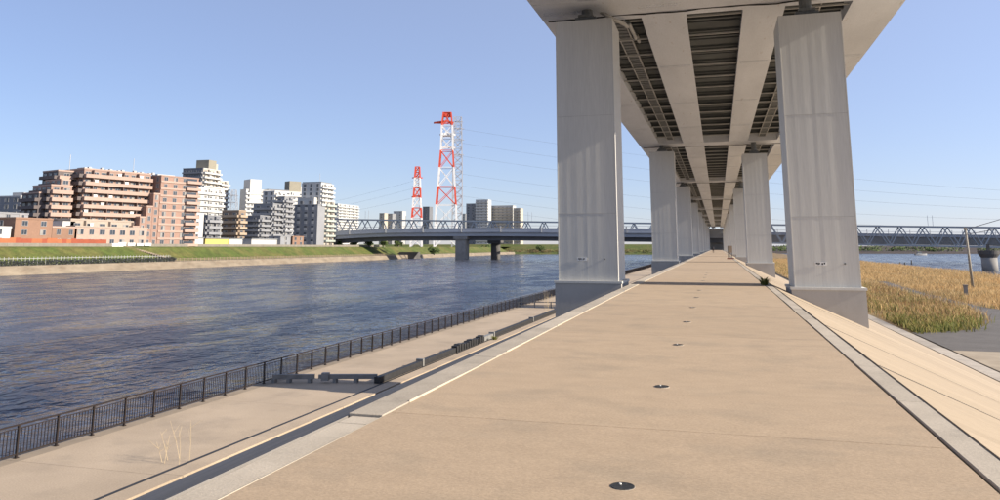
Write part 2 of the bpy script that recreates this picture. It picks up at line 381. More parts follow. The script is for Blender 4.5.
def blades(name, pts, m, hmin, hmax, wid, lean, label, cat, seed):
    """many single blades, each a bent tapered strip"""
    r = np.random.RandomState(seed); n = len(pts); P = np.asarray(pts, float)
    h = r.uniform(hmin, hmax, n) * (.45 + .55 * (.5 + .5 * np.sin(P[:, 0] * .45 + 1.7 * np.sin(P[:, 1] * .13)) * np.sin(P[:, 1] * .21 + P[:, 0] * .15))); a = r.uniform(0, 2 * np.pi, n); la = r.uniform(0, 2 * np.pi, n); ln = r.uniform(.05, lean, n) * h
    wx, wy = np.cos(a) * wid / 2, np.sin(a) * wid / 2
    lx, ly = np.cos(la) * ln, np.sin(la) * ln
    V = np.zeros((n, 5, 3))
    V[:, 0] = P; V[:, 0, 0] -= wx; V[:, 0, 1] -= wy; V[:, 1] = P; V[:, 1, 0] += wx; V[:, 1, 1] += wy
    V[:, 2] = P + np.stack([lx * .3 - wx * .9, ly * .3 - wy * .9, h * .6], 1); V[:, 3] = P + np.stack([lx * .3 + wx * .9, ly * .3 + wy * .9, h * .6], 1)
    V[:, 4] = P + np.stack([lx, ly, h], 1)
    me = bpy.data.meshes.new(name); me.vertices.add(n * 5); me.vertices.foreach_set('co', V.ravel())
    base = (np.arange(n) * 5)[:, None]
    lv = np.concatenate([base + np.array([0, 1, 3, 2]), base + np.array([2, 3, 4])], 1).ravel()
    me.loops.add(n * 7); me.loops.foreach_set('vertex_index', lv)
    me.polygons.add(n * 2)
    ls = np.stack([np.arange(n) * 7, np.arange(n) * 7 + 4], 1).ravel(); me.polygons.foreach_set('loop_start', ls)
    me.update(calc_edges=True); me.validate(); me.materials.append(m)
    return tag(link(name, me), label, cat, None, 'stuff')
rs = random.Random(11)
pa, pg, pp = [], [], []
TR = track
cl = [(rs.uniform(14, 64), 60 + 380 * rs.random() ** 1.7, rs.uniform(1, 5), rs.random()) for _ in range(260)]
def dens(x, y): return math.sin(x * .35 + 1.3 * math.sin(y * .11)) * math.sin(y * .17 + .6 * x * .2)
pb_ = []
def vn(x, y, f):                        # smooth patch noise
    return .5 + .25 * (math.sin(x * f + 1.9 * math.sin(y * f * .7 + 1)) + math.sin(y * f * 1.3 + 1.4 * math.sin(x * f * .8 + 2.2)))
while len(pa) < 105000:
    yy = 64 + 380 * rs.random() ** 2.1; x = rs.uniform(14.6, 64.5)
    jx, jy = x + rs.gauss(0, .55), yy + rs.gauss(0, .7)
    if jy < 68 or in_poly(jx, jy, TR): continue
    n1, n2 = vn(x, yy, .38), vn(x + 40, yy + 9, .9)
    if rs.random() > .25 + 1.1 * n1 * (.4 + n2): continue
    z = ZL; u = rs.random()
    edge = max(0., 1 - (yy - 67) / 15) if x < 21.5 else 0
    if u < 1.15 * edge + .16 * (x < 24) * n2: pg.append((x, yy, z)); continue
    if x < 27 + 3 * n1 and yy < 150 and rs.random() < .6: pb_.append((x, yy, z)); continue
    (pp if rs.random() < .10 + .35 * (n2 > .6) else pa).append((x, yy, z))
M['reed_brown'] = mat('brown_reed', (.36, .225, .115), .85, .15, .2, island=.4, tint=(.20, .185, .07), tscale=.2, fine=0); translucent(M['reed_brown'], .35)
blades('brown_reeds', pb_, M['reed_brown'], .3, 1.15, .05, .9, 'dull brown and olive reeds in the patch nearest the levee', 'reeds', 4)
blades('dry_reeds', pa, M['reed'], .25, 1.15, .05, .9, 'golden brown dry reeds covering the flood plain beside the levee', 'reeds', 1)
blades('pale_reed_plumes', pp, M['reed_pale'], .3, 1.35, .045, .9, 'pale straw coloured reed plumes scattered through the flood plain', 'reeds', 2)
blades('green_weeds', pg, M['weed'], .35, 1.25, .08, .7, 'green weeds at the near edge of the reed bed by the asphalt', 'weeds', 3)

# ------------------------------------------------------------------ expressway deck
ZB = 12.8                                   # underside of the girders
Y1, SPAN, NP = 33.0, 50.0, 9
deck = thing('expressway_deck', 'grey steel elevated expressway deck running overhead along the levee', 'viaduct', (0.4, 34, ZB))
def dp(mb, name, m, smooth=False):
    o = mb.build(name, m, deck, smooth=smooth); o.location = Vector((-.4, -34, -ZB)); return o
YA, YZ = -60., 470.
GIR = [(-7.80, -5.75, 2.3), (-3.05, -1.05, 2.1), (1.70, 3.45, 2.1), (6.50, 8.65, 2.3)]
segs = [YA] + [Y1 + SPAN * i + 1.25 for i in range(NP)] + [YZ]
for gi, (xa, xb, hh) in enumerate(GIR):
    # box girder in lengths bolted together every 14.2 m
    y = Y1 + 1.25
    cuts = [YA] + [Y1 + 1.25 + SPAN * i + j * 12.5 for i in range(-1, NP) for j in range(4) if YA < Y1 + 1.25 + SPAN * i + j * 12.5 < YZ] + [YZ]
    me = None
    for ya, yb in zip(cuts[:-1], cuts[1:]):
        L_ = yb - ya
        g = MB().box(xa, xb, -L_ / 2 + .004, L_ / 2 - .004, 0, hh)
        # bottom flange lips
        g.box(xa - .07, xa - .001, -L_ / 2 + .004, L_ / 2 - .004, .001, .045).box(xb + .001, xb + .07, -L_ / 2 + .004, L_ / 2 - .004, .001, .045)
        if abs(L_ - 12.5) < .01 and me: o = link('girder', me, deck)
        else:
            me_ = g.mesh('girder', M['girder']); o = link('girder', me_, deck)
            if abs(L_ - 12.5) < .01: me = me_
        o.location = Vector((-.4, (ya + yb) / 2 - 34, 0))
    # splice plates with bolt rows
    sm_ = None
    for yc in cuts[1:-1]:
        if yc > 250: continue
        if sm_ is None:
            s_ = MB().box(xa + .08, xb - .08, -.22, .22, -.016, -.001)
            n = int((xb - xa) / .13)
            for i in range(n):
                for yy in (-.15, .15):
                    x = xa + .14 + (xb - xa - .28) * i / (n - 1); s_.box(x - .022, x + .022, yy - .022, yy + .022, -.045, -.015)
            sm_ = s_.mesh('splice_plate', M['girder'])
        o = link('splice_plate', sm_, deck); o.location = Vector((-.4, yc - 34, 0))
# deck slab, parapets
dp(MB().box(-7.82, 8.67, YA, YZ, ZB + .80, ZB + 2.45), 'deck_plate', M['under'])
dp(MB().box(-7.82, -7.55, YA, YZ, ZB + 2.46, ZB + 3.5), 'parapet', M['girder']); dp(MB().box(8.40, 8.67, YA, YZ, ZB + 2.46, ZB + 3.5), 'parapet', M['girder'])
BAYS = [(-5.75, -3.05), (-1.05, 1.70), (3.45, 6.50)]
# floor beams (deep, dark) and lateral struts (thin, pale)
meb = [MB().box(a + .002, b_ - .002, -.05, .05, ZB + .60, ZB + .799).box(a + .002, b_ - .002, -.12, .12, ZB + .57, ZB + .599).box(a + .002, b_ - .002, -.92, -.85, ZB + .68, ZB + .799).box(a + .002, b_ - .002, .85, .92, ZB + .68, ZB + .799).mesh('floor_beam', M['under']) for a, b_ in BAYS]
mes = [MB().box(a - .001, b_ + .001, -.045, .045, ZB + .22, ZB + .30).mesh('lateral_strut', M['strut']) for a, b_ in BAYS]
y = Y1 + 4.3 - 3.5 * 2; k = 0
while y < 330:
    if abs(((y - Y1 - 1.25 + 25) % SPAN) - 25) > 2.2:
        for i in range(3):
            link('floor_beam', meb[i], deck, Vector((-.4, y - 34 + 1.75, -ZB)))
            link('lateral_strut', mes[i], deck, Vector((-.4, y - 34, -ZB)))
    y += 3.5
# inspection catwalks: two stringers, grating strips
for cx, lab in ((-4.45, 'l'), (4.95, 'r')):
    dp(MB().box(cx - .36, cx - .30, 36.2, 330, ZB + .36, ZB + .48).box(cx + .30, cx + .36, 36.2, 330, ZB + .36, ZB + .48), 'catwalk_stringer', M['strut'])
    mg = MB().box(cx - .295, cx + .295, -.22, .22, ZB + .40, ZB + .43).box(cx - .295, cx + .295, .26, .30, ZB + .36, ZB + .44).mesh('catwalk_panel', M['bearing'])
    y = 36.6
    while y < 150: link('catwalk_panel', mg, deck, Vector((-.4, y - 34, -ZB))); y += .62
    dp(MB().box(cx - .295, cx + .295, 150, 330, ZB + .40, ZB + .43), 'catwalk_panel', M['under'])
# pier cross beams: two deck ends with a dark joint between
for i in range(NP):
    yy = Y1 + SPAN * i
    mcb = MB().box(-7.79, 8.64, -1.9, 1.20, -.012, 2.08) if i == 0 else None
    if i == 0: cb_a = MB().box(-7.795, 8.645, -1.55, .95, -.02, 2.05).mesh('cross_beam', M['girder']); cb_b = MB().box(-7.795, 8.645, 1.06, 1.72, -.02, 2.05).mesh('cross_beam', M['girder'])
    link('cross_beam', cb_a, deck, (-.4, yy - 34 + 1.25, 0)); link('cross_beam', cb_b, deck, (-.4, yy - 34 + 1.25, 0))
    if i < 5:
        jb = MB().box(-7.4, 8.3, .951, 1.059, .10, .2).mesh('joint_seal', M['duct_dark'])
        link('joint_seal', jb, deck, (-.4, yy - 34 + 1.25, 0))
        pts = [(-7.6 + 16.0 * t / 24, 1.0, -.05 - .03 * math.sin(t * .9) - .02 * math.sin(t * 2.1)) for t in range(25)]
        link('cable', MB().tube(pts, .035, 6).mesh('cable', M['duct_dark']), deck, (-.4, yy - 34 + 1.25, 0))
# drain pipe by the first left column
dp(MB().tube([(-4.9, 34.6, ZB + .02), (-4.4, 34.8, ZB - .28), (-3.95, 35.6, ZB - .35), (-3.85, 36.3, ZB - .30), (-3.85, 37.2, ZB + .1), (-3.8, 40.0, ZB + .12), (-3.8, 40.4, ZB + .4), (-3.8, 42.0, ZB + .45)], .10, 10), 'drain_pipe', M['strut'], True)

# ------------------------------------------------------------------ columns
def shaft_mesh(w, d, z0, z1, seed):
    """hollow steel box with slightly dished plates between inner stiffeners on the face towards the viewer"""
    r = random.Random(seed); b = MB(); nb = 6; per = 5; xs = []; dy = []
    for k in range(nb):
        amp = r.uniform(.001, .0035); sk = r.uniform(.25, .75)
        for j in range(per):
            t = j / per; xs.append(-w / 2 + w * (k + t) / nb); dy.append(amp * (t / sk if t < sk else (1 - t) / (1 - sk)))
    xs.append(w / 2); dy.append(0)
    zs = [z0 + (z1 - z0) * t / 8 for t in range(9)]
    o = len(b.v); n = len(xs)
    for zi, z in enumerate(zs):
        f = 1 if 0 < zi < 8 else .6
        for x, q in zip(xs, dy): b.v.append((x, q * f * (1 + .3 * math.sin(zi * 1.7 + x * 3)), z))
    for zi in range(8):
        for i in range(n - 1):
            a = o + zi * n + i; b.f.append((a, a + 1, a + 1 + n, a + n)); b.mi.append(0)
    b.add([(-w / 2, 0, z0), (w / 2, 0, z0), (w / 2, d, z0), (-w / 2, d, z0), (-w / 2, 0, z1), (w / 2, 0, z1), (w / 2, d, z1), (-w / 2, d, z1)],
          [(1, 2, 6, 5), (2, 3, 7, 6), (3, 0, 4, 7), (4, 5, 6, 7)])
    # protruding corner lips at front corners
    for s_ in (-1, 1): b.box(s_ * w / 2 - (.035 if s_ > 0 else -.001) , s_ * w / 2 + (.001 if s_ > 0 else .035), -.012, .001, z0, z1)
    return b.mesh('shaft', M['steel'])
def make_column(x0, x1, zf, zt, label, seed, plate, ycol):
    w_ = x1 - x0; d = 2.5; xc = (x0 + x1) / 2
    t = thing('bridge_column', label, 'column', (xc, ycol, -5.5), 'columns carrying the expressway')
    def part(mb, name, m, par=t, off=True):
        o = mb.build(name, m, par)
        if off: o.location = (0, 0, 5.5)
        return o
    sh = link('shaft', shaft_mesh(w_, d, zf + .05, zt, seed), t, (0, 0, 5.5))
    part(MB().box(-w_ / 2 - .17, w_ / 2 + .17, -.20, d + .17, zf - .05, zf + .05), 'base_flange', M['steel'])
    part(MB().box(-w_ / 2 - .13, w_ / 2 + .13, -.15, d + .12, -6.2, zf - .05), 'plinth', M['plinth'])
    br = MB().box(-.62, .62, .45, 1.75, zt + .001, zt + .10).box(-.48, .48, .55, 1.65, zt + .10, zt + .30).box(-.34, .34, .5, 1.7, zt + .301, zt + .42)
    br.tube([(0, 1.1, zt + .42), (0, 1.1, 12.79)], .26, 14)
    part(br, 'bearing', M['bearing'])
    for fz in (.28, .62):
        zz = zf + (zt - zf) * (.25 if fz < .5 else .62)
        part(MB().box(-w_ / 2 + .04, w_ / 2 - .04, -.006, .02, zz, zz + .018), 'weld_seam', M['strut'])
    if plate:
        px = -w_ * .10 if plate == 'L' else -w_ * .08
        zz = zf + .98
        p = part(MB().box(px - .22, px + .22, -.022, -.012, zz - .075, zz + .075), 'number_plate', M['white'])
        g = MB()
        if plate == 'L': marks = [(-.16, -.13), (-.11, -.08), (-.06, -.01), (.04, .07), (.085, .12)]
        else: marks = [(-.18, -.13), (-.115, -.07), (-.055, -.03), (.03, .08), (.11, .16)]
        for i, (a, c) in enumerate(marks): g.box(px + a, px + c, -.026, -.0225, zz - (.045 if i % 2 else .02), zz + (.045 if i != 3 else .03))
        o = g.build('plate_marking', M['black'], p)
        part(MB().tube([(w_ * .28, -.03, zz), (w_ * .28, .01, zz)], .035, 8), 'bolt', M['bearing'])
    return t
ords = ['nearest', 'second', 'third', 'fourth', 'fifth', 'sixth', 'seventh', 'eighth', 'farthest']
for i in range(NP):
    yy = Y1 + SPAN * i
    make_column(-6.79, -4.17, .20 if i == 0 else .22, 12.0, ('nearest grey steel bridge column on the river side of the path, left of the lane' if i == 0 else 'grey steel bridge column, %s in the left row along the river' % ords[i]), 10 + i, 'L' if i == 0 else None, yy)
    make_column(2.90, 5.38, .06, 11.45, ('nearest grey steel bridge column on the right slope, beside the reeds' if i == 0 else 'grey steel bridge column, %s in the right row on the slope' % ords[i]), 40 + i, 'R' if i == 0 else None, yy)

# ------------------------------------------------------------------ riverside railing
rail = thing('riverside_railing', 'dark brown metal railing along the near walkway edge by the water', 'railing', (XFENCE, 20, ZL))
PS = 1.54
mpost = MB().box(-.03, .03, -.03, .03, -.03, 1.05).box(-.06, .06, -.06, .06, -.03, .03).mesh('post', M['rail'])
pm = MB().box(-.025, .025, .031, PS - .031, 1.0, 1.05).box(-.018, .018, .031, PS - .031, .10, .14).box(-.015, .015, .031, PS - .031, .90, .925)
for k in range(1, 12):
    yy = k * PS / 12; pm.box(-.010, .010, yy - .010, yy + .010, .14, .90)
mpan = pm.mesh('railing_panel', M['rail'])
yy = 11.0; n = 0
while yy < 400:
    if n < 150 or n % 1 == 0:
        link('post', mpost, rail, (0, yy - 20, 0)); link('railing_panel', mpan, rail, (0, yy - 20, 0))
    yy += PS; n += 1

# ------------------------------------------------------------------ duct line on the walkway
duct = thing('duct_line', 'low grey duct line on the walkway turning across it to the railing', 'duct', (-16.6, 36, ZL))
def pd(mb, name, m): o = mb.build(name, m, duct); o.location = (16.6, -36, -ZL); return o
A, B_ = Vector((-21.7, 34.4, ZL + .30)), Vector((-16.7, 35.9, ZL + .30))
def along(t): return A + (B_ - A) * t
pd(MB().bar(along(0), along(.40), .20, .22), 'duct_segment', M['duct'])
pd(MB().bar(along(.44), along(.50), .16, .18), 'duct_segment', M['duct'])
pd(MB().bar(along(.53), along(1.0), .20, .22), 'duct_segment', M['duct'])
pd(MB().bar(along(.47), along(.54), .34, .36), 'duct_collar', M['duct'])
for t in (.02, .16, .36, .60, .80): pd(MB().box(-.09, .09, -.12, .12, -.30, -.111), 'duct_foot', M['duct']).location = duct.matrix_world.inverted() @ along(t) if False else (along(t) - Vector((-16.6, 36, ZL)))
runs = [(35.6, 41.2), (41.5, 47.0), (53.2, 55.4), (55.8, 68), (68.3, 81)]
for a, c in runs: pd(MB().box(-16.72, -16.42, a, c, ZL + .02, ZL + .32), 'duct_segment', M['duct'] if a in (53.2,) else M['duct_dark'])
for k in range(12): pd(MB().box(-16.78 - .02 * (k % 2), -16.40, 47.15 + k * .5, 47.5 + k * .5, ZL + .02, ZL + .42 + .05 * math.sin(k * 1.3)), 'corrugated_ring', M['duct_dark'])
for c in (41.35, 55.6, 68.15): pd(MB().box(-16.80, -16.38, c - .12, c + .12, ZL + .02, ZL + .42), 'duct_collar', M['duct'])
fr = thing('pipe_frame', 'dark low pipe frame across the walkway at the second column', 'frame', (-19, 83.5, ZL))
for z in (.25, .62): MB().bar((-2.9, 0, z), (2.6, .8, z), .10).build('rail', M['duct'], fr)
for x in (-2.8, -1.0, .8, 2.5): MB().box(x - .06, x + .06, -.1 + (x + 2.9) * .145, .02 + (x + 2.9) * .145, 0, .66).build('upright', M['duct'], fr)

# ------------------------------------------------------------------ inspection covers in the path
def disc(r, z0, z1, n=20):
    b = MB(); lo = [(r * math.cos(2 * math.pi * k / n), r * math.sin(2 * math.pi * k / n)) for k in range(n)]
    b.add([(x, y, z0) for x, y in lo] + [(x * .96, y * .96, z1) for x, y in lo], [tuple(range(n, 2 * n))] + [(k, (k + 1) % n, n + (k + 1) % n, n + k) for k in range(n)]); return b
cov = disc(.088, -.02, .010).mesh('cover', M['iron']); ring_ = disc(.094, -.02, .005).mesh('rim', M['strip']); knob = disc(.010, .008, .017, 8).mesh('pin', M['white'])
cw = ['nearest', 'second nearest', 'third nearest', 'fourth nearest', 'fifth nearest', 'sixth nearest', 'seventh nearest', 'eighth nearest', 'ninth nearest', 'tenth nearest', 'eleventh nearest', 'twelfth nearest']
for k in range(12):
    yy = 5.72 + 3.95 * k
    t = thing('inspection_cover', 'small round iron cover set in the path, %s of the row' % cw[k], 'cover', (-.73, yy, zc(yy)), 'round covers down the path')
    link('cover', cov, t); link('rim', ring_, t); link('pin', knob, t, (-.02, .03, 0))

# ------------------------------------------------------------------ weeds
def tuft(name, label, loc, n, h, sp, m, seed, wid=.012):
    r = random.Random(seed); b = MB()
    for _ in range(n):
        a = r.uniform(0, 6.28); q = r.uniform(0, sp * .4); x, y = q * math.cos(a), q * math.sin(a); hh = h * r.uniform(.5, 1); lx, ly = math.cos(a) * sp * r.uniform(.3, 1), math.sin(a) * sp * r.uniform(.3, 1)
        p = Vector((-math.sin(a), math.cos(a), 0)) * wid
        b.add([Vector((x, y, 0)) - p, Vector((x, y, 0)) + p, Vector((x + lx * .4, y + ly * .4, hh * .7)) + p, Vector((x + lx * .4, y + ly * .4, hh * .7)) - p, Vector((x + lx, y + ly, hh))], [(0, 1, 2, 3), (3, 2, 4)])
    return tag(b.build(name, m, None, loc), label, 'weed')
tuft('grass_tuft', 'small green grass tuft in the joint at the right edge of the path', (1.82, 34.2, zc(34)), 70, .35, .38, M['weed'], 5, .02)
tuft('grass_tuft', 'tiny green tuft on the pale strip beside the black corrugated duct', (-15.9, 54, ZL + .05), 40, .3, .35, M['weed'], 6, .03)
def stalks(label, loc, n, h, seed):
    r = random.Random(seed); b = MB()
    for _ in range(n):
        x, y = r.uniform(-.45, .45), r.uniform(-.6, .6); hh = h * r.uniform(.45, 1); lx, ly = r.uniform(-.35, .35), r.uniform(-.3, .3)
        b.tube([(x, y, 0), (x + lx * .5, y + ly * .3, hh * .5), (x + lx, y + ly, hh)], [.007, .006, .003], 4)
        for _k in range(3):
            t = r.uniform(.35, .9); p = Vector((x + lx * t, y + ly * t, hh * t)); b.tube([p, p + Vector((r.uniform(-.25, .25), r.uniform(-.25, .25), r.uniform(.05, .3)))], [.004, .002], 4)
    return tag(b.build('dead_weed', M['straw'], None, loc), label, 'weed')
stalks('thin pale dead weed stalks by the kerb on the near walkway', (-16.75, 21.0, ZL), 6, 1.3, 3)
stalks('dry orange weed stalk beside the far end of the black duct', (-16.9, 77, ZL), 10, 2.6, 8)

# ------------------------------------------------------------------ sign board and walker on the path
sg = thing('sign_board', 'tan notice board on dark posts with a dull red base on the path', 'sign', (1.55, 106, zc(106)))
MB().box(-.45, .45, -.25, .25, 0, .13).build('base', mat('dull_red', (.20, .035, .03), .7), sg)
MB().box(-.26, .26, -.03, .03, .85, 1.75).build('board', M['tan'], sg)
for x in (-.28, -.02, .2): MB().box(x - .035, x + .035, -.03 + .07, .03 + .07, .13, .86 if x > -.2 else 1.75).build('post', M['black'], sg)

def person(label, loc, s=1.0):
    J_ = dict(pel=(0, 0, .95), ch=(0, .02, 1.28), nk=(0, .02, 1.46), hd=(0, 0, 1.60), tp=(0, 0, 1.70), lh=(-.10, 0, .90), lk=(-.11, -.07, .50), la=(-.11, .06, .08), lt=(-.12, -.10, .04),
              rh=(.10, 0, .90), rk=(.11, .09, .50), ra=(.11, .22, .10), rt=(.12, .08, .04), ls=(-.19, .02, 1.40), le=(-.24, .08, 1.12), lw=(-.24, .0, .88), rs=(.19, .02, 1.40), re=(.24, -.02, 1.12), rw=(.24, -.12, .90))
    rad = dict(pel=.14, ch=.15, nk=.06, hd=.10, tp=.07, lh=.10, lk=.065, la=.045, lt=.04, rh=.10, rk=.065, ra=.045, rt=.04, ls=.07, le=.05, lw=.035, rs=.07, re=.05, rw=.035)
    E_ = [('pel', 'ch'), ('ch', 'nk'), ('nk', 'hd'), ('hd', 'tp'), ('pel', 'lh'), ('lh', 'lk'), ('lk', 'la'), ('la', 'lt'), ('pel', 'rh'), ('rh', 'rk'), ('rk', 'ra'), ('ra', 'rt'), ('ch', 'ls'), ('ls', 'le'), ('le', 'lw'), ('ch', 'rs'), ('rs', 're'), ('re', 'rw')]
    ks = list(J_); me = bpy.data.meshes.new('person'); me.from_pydata([J_[k] for k in ks], [(ks.index(a), ks.index(b)) for a, b in E_], [])
    o = link('person', me, None, loc)
    md = o.modifiers.new('Skin', 'SKIN'); o.modifiers.new('Sub', 'SUBSURF').levels = 1; o.modifiers['Sub'].render_levels = 1
    if not me.skin_vertices:
        bm = bmesh.new(); bm.from_mesh(me); bm.verts.layers.skin.verify(); bm.to_mesh(me); bm.free()
    for i, k in enumerate(ks): me.skin_vertices[0].data[i].radius = (rad[k], rad[k]); me.skin_vertices[0].data[i].use_root = (k == 'pel')
    me.materials.append(mat('dark_clothes', (.05, .045, .05), .8)); return tag(o, label, 'person')
person('person in dark clothes walking far down the path by the left columns', (-1.22, 208, zc(208)))

# ------------------------------------------------------------------ wooden pole with guy wires on the right
pole = thing('utility_pole', 'weathered wooden pole standing in the reeds near the shore', 'pole', (37.6, 134, ZL))
MB().tube([(0, 0, -.2), (-.12, 0, 4.5), (-.25, 0, 9.6)], [.20, .18, .16], 10).build('shaft', M['wood'], pole, smooth=True)
MB().box(-.45, -.05, -.12, .12, 9.3, 9.75).build('cap_block', M['wood'], pole)
tag(MB().tube([(37.35, 134, 4.4), (44.5, 128, 7.0), (60, 116, 13)], .05, 5).build('guy_wire', M['wire'], None), 'upper dark wire rising from the wooden pole top to the right', 'wire', 'wires at the wooden pole')
tag(MB().tube([(37.35, 134, 3.6), (44.5, 128, 5.2), (60, 116, 9)], .05, 5).build('guy_wire', M['wire'], None), 'lower dark wire rising from the wooden pole to the right', 'wire', 'wires at the wooden pole')
mk = thing('marker_post', 'short grey marker post among the reeds near the track', 'post', (32.2, 118, ZL))
MB().box(-.22, .22, -.2, .2, 0, 1.5).build('stem', M['pier'], mk); MB().box(-.28, .28, -.26, .26, 1.5, 1.62).build('cap', M['pier'], mk)

# ------------------------------------------------------------------ left bank
XB = lambda y: -184.5 - .042 * (y - 130)          # water line of the far left bank
ysb = [-100, 0, 60, 100, 140, 180, 220, 260, 300, 340, 380, 420, 460, 500, 600, 700, 805]
def bank_prof(y):
    x = XB(y); return [(x + .3, y, -8.5), (x, y, ZW - .1), (x - 2.0, y, -3.55), (x - 2.4, y, -3.5), (x - 8.5, y, -3.45)]
struct(MB().grid_strip(bank_prof, ysb).build('revetment_bank', M['revet']))
def grass_prof(y):
    x = XB(y) - 8.4; return [(x, y, -3.42), (x - 3, y, -2.2), (x - 9.5, y, 1.4), (x - 11, y, 1.85), (x - 13.0, y, 1.9)]
struct(MB().grid_strip(grass_prof, ysb).build('grass_bank', M['grass']))
struct(MB().add([(XB(-100) - 21.3, -100, 1.88), (XB(805) - 21.3, 805, 1.88), (XB(805) - 21.3, 22000, 1.88), (-16000, 22000, 1.88), (-16000, -100, 1.88)], [(0, 1, 2, 3, 4)]).build('town_ground', M['asphalt']))
fw = thing('flood_wall', 'long low concrete flood wall along the top of the grass bank', 'wall', (XB(250) - 20.6, 250, 1.88))
for y in range(120, 470, 6):
    x = XB(y) - 20.4; x2 = XB(y + 6) - 20.4
    MB().hexa([(x - .3, y + .02, 1.8), (x, y + .02, 1.8), (x2, y + 5.98, 1.8), (x2 - .3, y + 5.98, 1.8)], [(x - .3, y + .02, 2.95), (x, y + .02, 2.95), (x2, y + 5.98, 2.95), (x2 - .3, y + 5.98, 2.95)]).build('wall_panel', M['parapet'], fw).location = -Vector(fw.location)
# promenade railing: white posts, dark planting behind
pr = thing('promenade_railing', 'white post railing on the promenade of the opposite bank', 'railing', (XB(190) - 3, 190, -3.5))
mp_ = MB().box(-.055, .055, -.055, .055, 0, 2.45).mesh('post', M['bpale'])
mr_ = MB().box(-.04, .04, .09, 1.31, 1.95, 2.05).mesh('rail', M['bpale'])
y = 143.
while y < 234: 
    if y > 150 or int(y * 2) % 3: link('post', mp_, pr, (XB(y) - XB(190) - .2, y - 190, 0)); link('rail', mr_, pr, (XB(y) - XB(190) - .2, y - 190, 0))
    y += 1.4
def leaf_mass(b, c, rad, n, size, r, flat=1.0):
    for _ in range(n):
        while True:
            p = Vector((r.uniform(-1, 1), r.uniform(-1, 1), r.uniform(-1, 1)))
            if p.length < 1: break
        p = Vector((p.x * rad[0], p.y * rad[1], p.z * rad[2])) + Vector(c); a = Vector((r.gauss(0, 1), r.gauss(0, 1), r.gauss(0, 1))).normalized() * size * r.uniform(.6, 1.3)
        q = a.orthogonal().normalized() * a.length * r.uniform(.4, .8); b.add([p - a, p + q, p + a, p - q], [(0, 1, 2, 3)])
b = MB(); r_ = random.Random(21)
for i in range(95):
    y = 140 + i * 1.02; leaf_mass(b, (XB(y) - 2.95, y, -2.75), (.6, .8, .75 + .35 * r_.random()), 60, .22, r_)
tag(b.build('dark_hedge', M['hedge'], None), 'dark low planting behind the white railing on the opposite bank', 'hedge', None, 'stuff')
pr2 = thing('low_fence', 'low brownish fence along the farther promenade of the opposite bank', 'fence', (XB(320) - 2.8, 320, -3.5))
mf2 = MB().box(-.10, .10, -.12, .12, 0, 1.2).box(-.05, .05, .12, 2.38, .85, 1.0).box(-.05, .05, .12, 2.38, .35, .5).mesh('fence_panel', M['bbrown'])
y = 236.
while y < 450: link('fence_panel', mf2, pr2, (XB(y) - XB(320), y - 320, 0)); y += 2.5
# orange hoarding above the wall
oh = thing('orange_hoarding', 'orange and red construction hoarding along the top of the opposite bank', 'hoarding', (XB(180) - 21.8, 180, 1.88))
y = 140.; k = 0; ro = random.Random(5)
while y < 221:
    L_ = 2.0; m = M['orange2'] if ro.random() < .33 or y > 205 else M['orange']
    MB().box(-.06, .06, .01, L_ - .01, .6, 2.45 + (.25 if ro.random() < .2 else 0)).build('panel', m, oh).location = (XB(y) - XB(180), y - 180, 0); y += L_; k += 1
# white boards and steps
wb = thing('white_boards', 'white site boards at the head of the bank steps', 'boards', (XB(235) - 20.0, 235, 1.9))
for i, (a, h) in enumerate(((-12, 1.1), (-8.5, 1.5), (-4, 1.3), (.5, 1.2), (4.5, 1.3))): MB().box(-.08, .08, a, a + 3.6, -.5 if i < 2 else .3, h).build('board', M['white'], wb)
stp = thing('bank_steps', 'brown stair ramp slanting down the grass bank opposite', 'stairs', (XB(236) - 19, 236, 0))
for k in range(22):
    t = k / 21; MB().box(-.6, .6, -1.1, 1.1, -.25, .12).build('step', M['revet'], stp).location = (-1 + 11.8 * t + (19 - 19), -6 + 12 * t, 2.0 - 5.0 * t)

# ------------------------------------------------------------------ buildings
_wm = {}; _wr = random.Random(99)
def win_mesh(w_, h, axis):
    var = _wr.choice((0, 0, 1, 2, 3)); w_ = w_ * (.8 if var == 3 else 1)
    key = (round(w_, 2), round(h, 2), axis, var)
    if key not in _wm:
        b = MB(); t = .12
        def bx(a0, a1, z0, z1, d, mi):
            if axis == 'x': b.box(0, d, a0, a1, z0, z1, mi)
            else: b.box(a0, a1, -d, 0, z0, z1, mi)
        bx(-w_ / 2, 0, 0, h, .05, 2 if var == 1 else 1); bx(0, w_ / 2, 0, h, .05, 2 if var == 2 else 1)
        bx(-w_ / 2 - t, -w_ / 2, -t, h + t, .12, 0); bx(w_ / 2, w_ / 2 + t, -t, h + t, .12, 0); bx(-w_ / 2, w_ / 2, h, h + t, .12, 0); bx(-w_ / 2, w_ / 2, -t, 0, .12, 0); bx(-.05, .05, 0, h, .10, 0)
        _wm[key] = b.mesh('window', [M['frame'], M['glass'], M['curtain']])
    return _wm[key]
_ac = MB().box(.05, .38, -.4, .4, .02, .62).mesh('air_conditioner', M['bpale'] if 'bpale' in M else M['white'])
_ld = MB().box(.75, .79, -.7, .7, 1.0, 2.1).box(.76, .80, -1.0, 1.0, 2.12, 2.16).mesh('laundry', M['white'])
def house(name, label, cat='building', loc=(0, 0, 0)): return thing(name, label, cat, loc)
